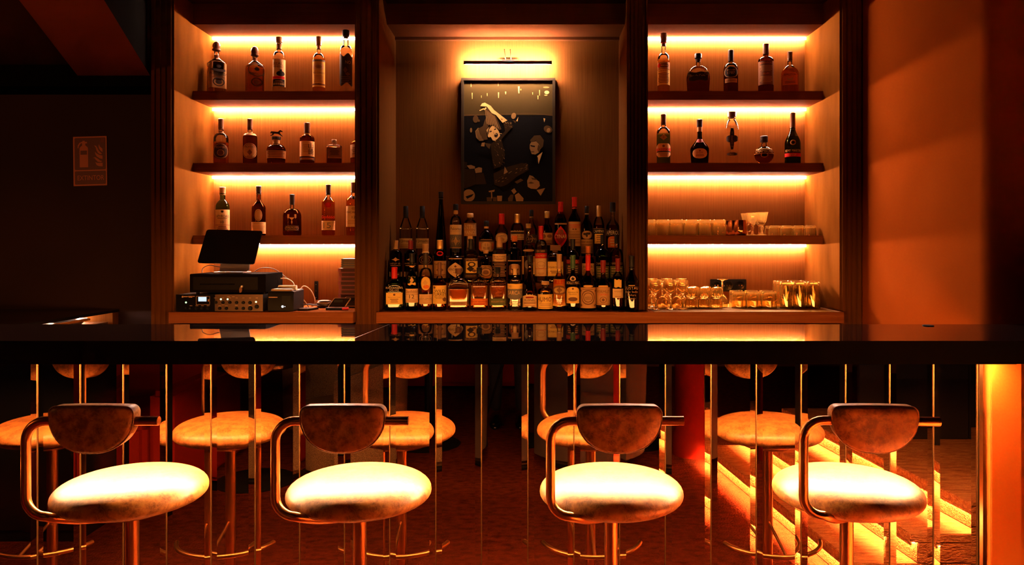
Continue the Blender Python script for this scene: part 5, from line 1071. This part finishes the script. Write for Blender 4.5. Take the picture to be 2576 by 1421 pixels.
el('blk', 300, 1290, 200, 110); el('mid', 125, 1300, 68, 68); pp('blk', (90, 1310), (180, 1280), (160, 1310), (110, 1335)); pp('low', (320, 1318), (380, 1318), (375, 1362), (323, 1362)); pp('low', (388, 1316), (430, 1316), (428, 1360), (390, 1360)); pp('mid', (432, 1302), (488, 1302), (484, 1360), (436, 1360)); pp('mid', (340, 1250), (408, 1236), (402, 1258), (378, 1262), (382, 1330), (370, 1330), (366, 1262), (345, 1264))
allm = MB(); tones = list(TON)
for mb, tone in PARTS:
    b = len(allm.v); allm.v += mb.v
    for f in mb.f: allm.face([b+i for i in f], tones.index(tone))
allm.build('print', [tm(t) for t in tones], prn, fix=False)
pl = thing('picture_lamp', 'slim bronze picture lamp glowing above the framed photo', 'lamp', (PX(1278, 4.78), 4.799, PZ(150, 4.8)))
LY = 4.73; zl = PZ(158, LY)
box('wall_plate', (PX(1255, 4.78), PX(1303, 4.78), 4.78, 4.7995, PZ(157, 4.78), PZ(147, 4.78)), M_BRONZE, pl, bevel=.003)
for x in (1271, 1285): MB().tube([(PX(x, 4.7), 4.782, PZ(151, 4.78)), (PX(x, 4.7), 4.70, PZ(151, 4.78)+.002), (PX(x, 4.7), 4.53, PZ(151, 4.78)+.004)], .0035, 10).build('arm', M_BRONZE, pl, smooth=50)
lx0, lx1 = PX(1168, LY), PX(1387, LY)
hs = MB().prism([(LY-.012, zl-.011), (LY-.014, zl+.009), (LY-.008, zl+.011), (LY-.007, zl+.009), (LY-.009, zl+.008), (LY-.009, zl-.011)], lambda u, v, w_: (lx0+w_, u, v), lx1-lx0)
h_ = hs.build('housing', M_BRONZE, pl)
box('light_tube', (lx0+.006, lx1-.006, LY-.008, LY+.003, zl-.0085, zl+.0085), emit('lamp_light', (1, .66, .55), E_LAMP), h_)
for x in (lx0-.003, lx1-.001): box('end_cap', (x, x+.004, LY-.014, LY+.006, zl-.011, zl+.013), M_BRONZE, h_)
MB().box(PX(1271, 4.7)-.02, PX(1285, 4.7)+.02, LY-.013, LY-.008, zl+.0112, zl+.016).build('clamp', M_BRONZE, pl)

# ------------------------------------------------------------------ fire extinguisher sign
YG = 4.598
sg = thing('safety_sign', 'red fire extinguisher sign reading EXTINTOR on the dark left wall', 'sign', (PX(228, YG), YG, PZ(467, YG)))
def S(u, v): return (PX(150+u*.1196, YG), PZ(320+v*.1197, YG))
def signpoly(mb, pts, y, m):
    P = [S(u, v) for u, v in pts]; b = len(mb.v); mb.v += [(a, y, c) for a, c in P]; mb.face(range(b, b+len(P)), m)
sk = lambda u, v: (u+(v-700)*.012, v-(u-650)*.028)
P = [S(*sk(*p)) for p in ((293, 195), (1000, 195), (1000, 1230), (293, 1230))]
MB().prism(P, lambda u, v, w_: (u, YG-w_, v), .003).build('board', mat('sign_orange', (.55, .16, .07), .5), sg)
mb = MB()
for r in ((325, 975, 222, 895), (325, 975, 920, 1200)):
    signpoly(mb, [sk(x, y) for x, y in rrect(r[0], r[1], r[2], r[3], 22)], YG-.0036, 0)
mb.build('field', mat('sign_red', (.10, .015, .015), .5), sg, fix=False)
mb = MB()
bod = [(430, 840), (430, 450), (440, 415), (470, 395), (485, 380), (485, 340), (470, 330), (435, 365), (412, 405), (410, 438), (388, 438), (392, 380), (430, 325), (470, 305), (492, 303), (492, 283), (540, 283), (540, 303), (590, 310), (590, 338), (552, 342), (552, 380), (570, 395), (600, 420), (608, 450), (608, 840)]
signpoly(mb, [sk(*p) for p in bod], YG-.0042, 0); signpoly(mb, [sk(*p) for p in ((450, 490), (585, 490), (585, 575), (450, 575))], YG-.0048, 1)
for fl in ([(735, 385), (775, 395), (805, 440), (835, 500), (905, 570), (860, 575), (815, 545), (785, 490), (770, 430)], [(838, 365), (855, 410), (912, 460), (912, 530), (870, 500), (838, 450), (830, 405)],
           [(755, 515), (790, 555), (850, 590), (912, 605), (912, 680), (850, 660), (790, 620), (760, 570)], [(708, 650), (760, 632), (810, 665), (860, 705), (908, 720), (870, 742), (810, 730), (770, 690), (745, 655)], [(757, 735), (800, 755), (912, 755), (912, 830), (835, 825), (785, 800)]):
    signpoly(mb, [sk(*p) for p in fl], YG-.0042, 0)
signpoly(mb, [sk(*p) for p in ((875, 235), (955, 235), (955, 330), (875, 330))], YG-.0042, 2)
def fs(u, v):
    a, c = S(*sk(660+u*640, 1062-v*640)); return (a, YG-.0042, c)
put_text(mb, 'EXTINTOR', fs, 0, 0, .87, .155, 0)
mb.build('pictogram', [MATS['sign_orange'], MATS['sign_red'], mat('sign_dull', (.2, .05, .03), .6)], sg, fix=False)

# ------------------------------------------------------------------ till, amplifier, printer and clutter on the left counter
amp = thing('amplifier', 'black and steel mixing amplifier with small lit display on the left counter', 'amplifier', (PX(555, 4.24), 4.24, CT))
ax0, ax1, ay = PX(447, 4.25), PX(663, 4.25), 4.232
az0, az1 = CT+.002, PZ(741, ay)
box('case', (ax0, ax1, ay+.004, 4.50, az0, az1), M_BLACK, amp, bevel=.002)
fp = box('face_plate', (PX(541, ay), ax1+.002, ay, ay+.0045, az0+.001, az1+.001), mat('brushed_face', (.12, .075, .045), .4, .8, bump=((3, 3, 500), .1, .001)), amp, bevel=.0008)
f2 = box('dark_face', (ax0-.002, PX(541, ay)-.0006, ay, ay+.0045, az0+.001, az1+.001), M_BLACKG, amp, bevel=.0008)
AX = lambda u: PX(430+u*.1689, ay); AZ = lambda v: PZ(560+v*.1689, ay)
for u, v, r in ((672, 1187, 24), (778, 1187, 24), (880, 1187, 24), (980, 1188, 24), (1080, 1190, 24), (1180, 1190, 26), (730, 1275, 24), (828, 1275, 24), (980, 1275, 22), (1080, 1275, 24), (1183, 1275, 34), (1280, 1250, 32), (228, 1272, 16), (290, 1275, 18), (380, 1275, 22), (465, 1275, 22), (552, 1275, 22)):
    rr = r*.1689/F*ay; mb = MB().lathe([(rr, 0), (rr*.9, .008), (rr*.8, .010), (.0005, .0102)], 18)
    mb.v = [(AX(u)+a, ay-.0005-c, AZ(v)+b) for a, b, c in mb.v]; kb = mb.build('knob', M_BLACK, fp if u > 600 else f2, smooth=40)
for u, v, c_, s_, r in ((745, 1140, (.75, 1, .45), 7, 14), (845, 1140, (.75, 1, .45), 7, 14), (1268, 1180, (.9, 1, .4), 7, 14), (225, 1188, (.55, 1, .45), 5, 14)):
    rr = r*.1689/F*ay; mb = MB().lathe([(rr, 0), (rr*.8, .002), (.0005, .003)], 12); mb.v = [(AX(u)+a, ay-.0006-c, AZ(v)+b) for a, b, c in mb.v]
    mb.build('indicator_light', emit('led_%d' % u, c_, s_*.35), fp if u > 600 else f2, smooth=60)
box('display', (AX(410), AX(530), ay-.002, ay-.0006, AZ(1172), AZ(1105)), emit('display_light', (.75, .9, 1.), 1.0), f2)
mb = MB()
for a, b, c, d in ((375, 1095, 580, 1100), (375, 1218, 580, 1223), (375, 1095, 379, 1223), (576, 1095, 580, 1223), (163, 1090, 186, 1118), (190, 1095, 250, 1108), (255, 1092, 355, 1102), (265, 1108, 318, 1116), (550, 1140, 570, 1172)):
    mb.box(AX(a), AX(c), ay-.0012, ay-.0005, AZ(d), AZ(b))
for u in (660, 778, 880, 980, 1080, 1180, 1280): mb.box(AX(u-16), AX(u+16), ay-.0012, ay-.0005, AZ(1124), AZ(1117))
for u, v in ((728, 1238), (826, 1238), (778, 1224), (976, 1230), (1178, 1232), (300, 1236), (388, 1236), (470, 1236), (555, 1236), (860, 1103), (930, 1103)): mb.box(AX(u-20), AX(u+20), ay-.0012, ay-.0005, AZ(v+4), AZ(v-3))
mb.build('lettering', mat('face_print', (.45, .28, .14), .5), fp)
till = thing('cash_drawer', 'black steel cash drawer with a key in its lock, stacked on the amplifier', 'cash drawer', (PX(572, 4.3), 4.3, az1))
cy = 4.262; cx0, cx1, cz0, cz1 = PX(477, cy), PX(668, cy), az1+.010, PZ(689, cy)
box('case', (cx0, cx1, cy, 4.56, cz0, cz1), mat('drawer_grey', (.006, .005, .0045), .5, 0, .05), till, bevel=.003)
dr = box('drawer_front', (PX(486, cy), PX(649, cy), cy-.003, cy-.0004, PZ(729, cy), PZ(697, cy)), mat('drawer_front_grey', (.008, .006, .005), .5, 0, .1), till, bevel=.001)
box('slot', (PX(504, cy), PX(591, cy), cy-.0042, cy-.0032, PZ(716.5, cy), PZ(713, cy)), M_BLACKG, dr)
mb = MB().lathe([(.009, 0), (.009, .012), (.006, .016), (.0005, .0162)], 16); mb.v = [(PX(611, cy)+a, cy-.0035-c, PZ(720, cy)+b) for a, b, c in mb.v]
mb.build('lock', M_STEEL, dr, smooth=40)
MB().prism([(-.006, 0), (.006, 0), (.007, -.014), (.004, -.028), (-.007, -.031), (-.010, -.015)], lambda u, v, w_: (PX(610, cy)+u, cy-.024+w_, PZ(722, cy)+v), .002).build('key', M_BRONZE, dr)
for u in (488, 660):
    for y in (4.29, 4.52): MB().lathe([(.010, 0), (.010, .0096)], 12, (PX(u, 4.3)*.97-.03, y, az1+.0002)).build('rubber_foot', M_BLACK, till)
pos = thing('till_screen', 'black tablet till on a silver stand on top of the cash drawer', 'till', (PX(585, 4.38), 4.38, cz1))
Yt = 4.36
mb = MB()
r_ = rrect(-.162, .162, -.105, .105, .013)
def tilt(u, v, w_):
    a = math.radians(24); yw = math.radians(6); ro = math.radians(-1.5)
    u, v = u*math.cos(ro)-v*math.sin(ro), u*math.sin(ro)+v*math.cos(ro)
    u += v*.075
    y = v*math.sin(a)+w_*math.cos(a); z = v*math.cos(a)-w_*math.sin(a)
    return (PX(579, Yt)+u*math.cos(yw)-y*math.sin(yw)*.3, Yt+y+u*math.sin(yw)*.4, PZ(620, Yt)+z)
mb.prism(r_, tilt, .010); mb.build('screen', M_BLACKG, pos, bevel=.0015)
b_ = MB().prism([(PX(552, 4.4), 0), (PX(553, 4.4), PZ(661, 4.4)-cz1+.05), (PX(627, 4.4), PZ(661, 4.4)-cz1+.05), (PX(627, 4.4), .010), (PX(622, 4.4), .0)], lambda u, v, w_: (u, 4.395+w_+v*.35, cz1+.008+v), .008).build('stand_plate', M_SILVER, pos, bevel=.002)
MB().prism(rrect(PX(541, 4.4), PX(618, 4.4), 4.35, 4.50, .012), lambda u, v, w_: (u, v, cz1+.0006+w_), .007).build('base', M_SILVER, pos, bevel=.0015)
prt = thing('receipt_printer', 'black receipt printer with a paper roll and a glowing white button', 'printer', (PX(708, 4.27), 4.27, CT))
py_ = 4.255; px0, px1, pz1 = PX(673, py_), PX(738, py_), PZ(733, py_)
mb = MB().prism([(py_, CT+.001), (py_, pz1-.02), (py_+.012, pz1), (py_+.20, pz1+.004), (py_+.20, CT+.001)], lambda u, v, w_: (px0+w_, u, v), px1-px0)
pb = mb.build('case', mat('printer_black', (.008, .007, .006), .5, 0, .15), prt, bevel=.004)
box('paper_door', (px0+.012, px1-.016, py_+.02, py_+.12, pz1+.0005, pz1+.012), mat('printer_lid', (.32, .20, .09), .45), pb, bevel=.003)
box('front_panel', (PX(709, py_), PX(731, py_), py_-.0015, py_-.0002, PZ(774, py_), PZ(744, py_)), M_BLACK, pb, bevel=.0006)
mb = MB().tube([(px0+.03, py_+.10, pz1+.014), (px1-.012, py_+.10, pz1+.014)], .0155, 18); mb.build('paper_roll', mat('white_paper', (.8, .72, .6), .7), prt, smooth=40)
for u, r, s_ in ((711, .0065, 3.), (717, .0025, 1.5)):
    mb = MB().lathe([(r, 0), (r*.8, .002), (.0005, .0024)], 16); mb.v = [(PX(u, py_)+a, py_-.002-c, PZ(771, py_)+b) for a, b, c in mb.v]; mb.build('button_light', emit('white_led%d' % u, (.8, .9, 1), s_), pb, smooth=60)
box('logo_mark', (PX(676, py_), PX(698, py_), py_-.0012, py_-.0002, PZ(749, py_), PZ(746.5, py_)), MATS['face_print'], pb)
def cable(pts, r, m, label):
    o = MB().tube(spline(pts, 8), r, 8).build('cable', m, smooth=60); tag(o, label, 'cable'); return o
MCAB = mat('black_cable', (.015, .012, .01), .5); MCABW = mat('pale_cable', (.55, .42, .25), .45)
cable([(PX(508, 4.35), 4.35, cz1+.004), (PX(511, 4.37), 4.37, cz1+.03), (PX(528, 4.39), 4.39, cz1+.046), (PX(546, 4.392), 4.41, cz1+.036), (PX(560, 4.4), 4.425, cz1+.034)], .0022, MCAB, 'thin black cable looping left of the till stand')
cable([(PX(640, 4.5), 4.5, cz1+.004), (PX(662, 4.55), 4.52, cz1+.026), (PX(690, 4.6), 4.58, cz1+.020), (PX(715, 4.6), 4.62, cz1-.03), (PX(738, 4.6), 4.62, CT+.13), (PX(742, 4.6), 4.64, CT+.004)], .0022, MCAB, 'black cable arching from the cash drawer down behind the printer')
cable([(PX(706, 4.5), 4.50, CT+.175), (PX(722, 4.5), 4.51, CT+.172), (PX(738, 4.5), 4.51, CT+.140), (PX(741, 4.5), 4.50, CT+.06), (PX(746, 4.5), 4.52, CT+.004)], .003, MCABW, 'pale cable bending over the back of the receipt printer')
cable([(PX(748, 4.6), 4.62, CT+.08), (PX(762, 4.62), 4.63, CT+.122), (PX(778, 4.62), 4.64, CT+.10), (PX(789, 4.62), 4.64, CT+.05), (PX(791, 4.62), 4.63, CT+.004)], .003, MCABW, 'pale cable arching over the counter right of the printer')
cable([(PX(750, 4.45), 4.46, CT+.090), (PX(757, 4.45), 4.46, CT+.065), (PX(766, 4.45), 4.46, CT+.040), (PX(776, 4.45), 4.46, CT+.006)], .003, MCABW, 'short pale cable dropping onto the black notepad')
cable([(PX(746, 4.5), 4.54, CT+.004), (PX(770, 4.5), 4.55, CT+.018), (PX(795, 4.5), 4.56, CT+.014), (PX(812, 4.55), 4.60, CT+.012), (PX(822, 4.55), 4.66, CT+.004)], .003, MCAB, 'black cable lying across the counter behind the pouch')
cable([(PX(744, 4.4), 4.42, CT+.004), (PX(752, 4.4), 4.41, CT+.022), (PX(768, 4.4), 4.42, CT+.026), (PX(790, 4.4), 4.47, CT+.016), (PX(800, 4.4), 4.50, CT+.004)], .003, MCAB, 'black cable curling beside the printer and notepad')
npd = thing('notepad', 'flat black notepad on the counter right of the printer', 'notepad', (PX(772, 4.34), 4.34, CT))
q = [(PX(750, 4.32), 4.31), (PX(778, 4.32), 4.30), (PX(797, 4.36), 4.40), (PX(762, 4.36), 4.41)]
MB().prism(q, lambda u, v, w_: (u, v, CT+.0006+w_), .003).build('cover', M_BLACK, npd)
MB().prism([(a*.97+npd.location.x*.03, b*.97+4.34*.03) for a, b in q], lambda u, v, w_: (u, v, CT+.0037+w_), .008).build('pages', M_DKFAB, npd)
tg = MB().prism([(PX(783, 4.56), 0), (PX(789, 4.56), 0), (PX(801, 4.56), .035), (PX(795, 4.56), .037)], lambda u, v, w_: (u, 4.555+w_*.2+v*.6, CT+.003+w_+v*1.0), .002)
tgo = tg.build('paper_tag', mat('orange_paper', (.55, .33, .12), .6)); tag(tgo, 'orange paper tag leaning among the cables below the socket strip', 'tag')
pc = thing('pouch', 'dark round-edged leather pouch on the counter left of the phones', 'pouch', (PX(817, 4.52), 4.52, CT))
rg = []
for z, k in ((0, .9), (.006, 1), (.028, 1), (.040, .85), (.045, .5)): rg.append([(PX(817, 4.52)+k*.044*math.copysign(abs(math.cos(a))**.7, math.cos(a)), 4.52+k*.035*math.copysign(abs(math.sin(a))**.7, math.sin(a)), CT+.0006+z) for a in [2*PI*j/24 for j in range(24)]])
MB().loft(rg).build('body', mat('dark_leather', (.05, .022, .014), .4), pc, smooth=60)
MB().tube([(PX(817, 4.52)+.0450*math.copysign(abs(math.cos(a))**.7, math.cos(a)), 4.52+.0360*math.copysign(abs(math.sin(a))**.7, math.sin(a)), CT+.03) for a in [2*PI*j/24 for j in range(25)]], .0012, 6).build('zip', M_BRONZE, pc)
def phone(px, label, Yp=4.38, ln=.32):
    t = thing('smartphone', label, 'phone', (PX(px, Yp), Yp, CT))
    def fl(u, v, w_): return (PX(px, Yp)+u+v*ln, Yp-.005+v*.75+w_*.66, CT+.013+v*.66-w_*.75)
    r0 = rrect(-.050, .050, .0, .078, .008); MB().prism(r0, fl, .007).build('case', mat('phone_rim', (.62, .42, .2), .35), t, bevel=.001)
    r1 = rrect(-.046, .046, .004, .074, .006); MB().prism(r1, lambda u, v, w_: fl(u, v, -.0006-w_), .0005).build('screen', mat('phone_glass', (.02, .015, .012), .06, 0, .8), t)
    MB().prism([(0, 0), (.05, 0), (.004, .055)], lambda u, v, w_: (PX(px, Yp)-.02+w_, Yp+.022+u, CT+.001+v), .05).build('stand', M_BLACK, t)
phone(846, 'smartphone leaning on a stand, left of its twin by the red folders')
phone(883, 'smartphone leaning on a stand, partly hidden by the pillar', 4.47, .05)
mk = thing('marker_pen', 'black marker pen with red cap lying before the phones', 'pen', (PX(848, 4.33), 4.33, CT))
zz = CT+.0085
MB().tube([(PX(820, 4.33), 4.33, zz), (PX(861, 4.33), 4.33, zz)], .0075, 14).build('barrel', M_BLACK, mk, smooth=40)
MB().tube([(PX(861.2, 4.33), 4.33, zz), (PX(877, 4.33), 4.33, zz)], .0082, 14).build('cap', capm('red'), mk, smooth=40)
# red folders with black menus on top
fx = PX(852, 4.58); zf = CT+.0006
for k in range(9):
    h = .026; j = .0025*math.sin(k*2.1)
    t = thing('red_folder', 'dark red folder, %s from the bottom of the stack beside the pillar' % ['first', 'second', 'third', 'fourth', 'fifth', 'sixth', 'seventh', 'eighth', 'ninth'][k], 'folder', (fx+.06, 4.6, zf), 'red folders stacked beside the pillar')
    MB().prism([(fx+j+.004, 0), (fx+j, .004), (fx+j, h-.005), (fx+j+.004, h-.001), (XL1-.010, h-.001), (XL1-.010, 0)], lambda u, v, w_: (u, 4.57+w_, zf+v), .21).build('cover', mat('red_cover', (.16, .005, .005), .5), t)
    box('pages', (fx+j+.02, XL1-.012, 4.5665, 4.5695, zf+.004, zf+h-.005), mat('dark_page_edge', (.05, .012, .010), .8), t)
    zf += h
fx = PX(859, 4.58)
for k in range(4):
    h = .0145
    t = thing('menu_folder', ['black padded menu at the bottom of the four on the red folders', 'second black padded menu from below on the red folders', 'third black padded menu from below on the red folders', 'topmost black padded menu on the red folder stack'][k], 'menu', (fx+.05, 4.6, zf), 'black menus on the red folders')
    MB().prism([(fx+.007+.007*math.cos(math.radians(a)), .007+.007*math.sin(math.radians(a))) for a in range(270, 85, -15)]+[(XL1-.010, .014), (XL1-.010, .011), (fx+.012, .011), (fx+.012, .003), (XL1-.010, .003), (XL1-.010, 0)], lambda u, v, w_: (u, 4.57+w_, zf+v), .21).build('cover', mat('black_cover', (.018, .014, .012), .35), t)
    box('pages', (fx+.0125, XL1-.012, 4.573, 4.775, zf+.0032, zf+.0108), mat('menu_pages', (.20, .12, .06), .8), t)
    zf += h
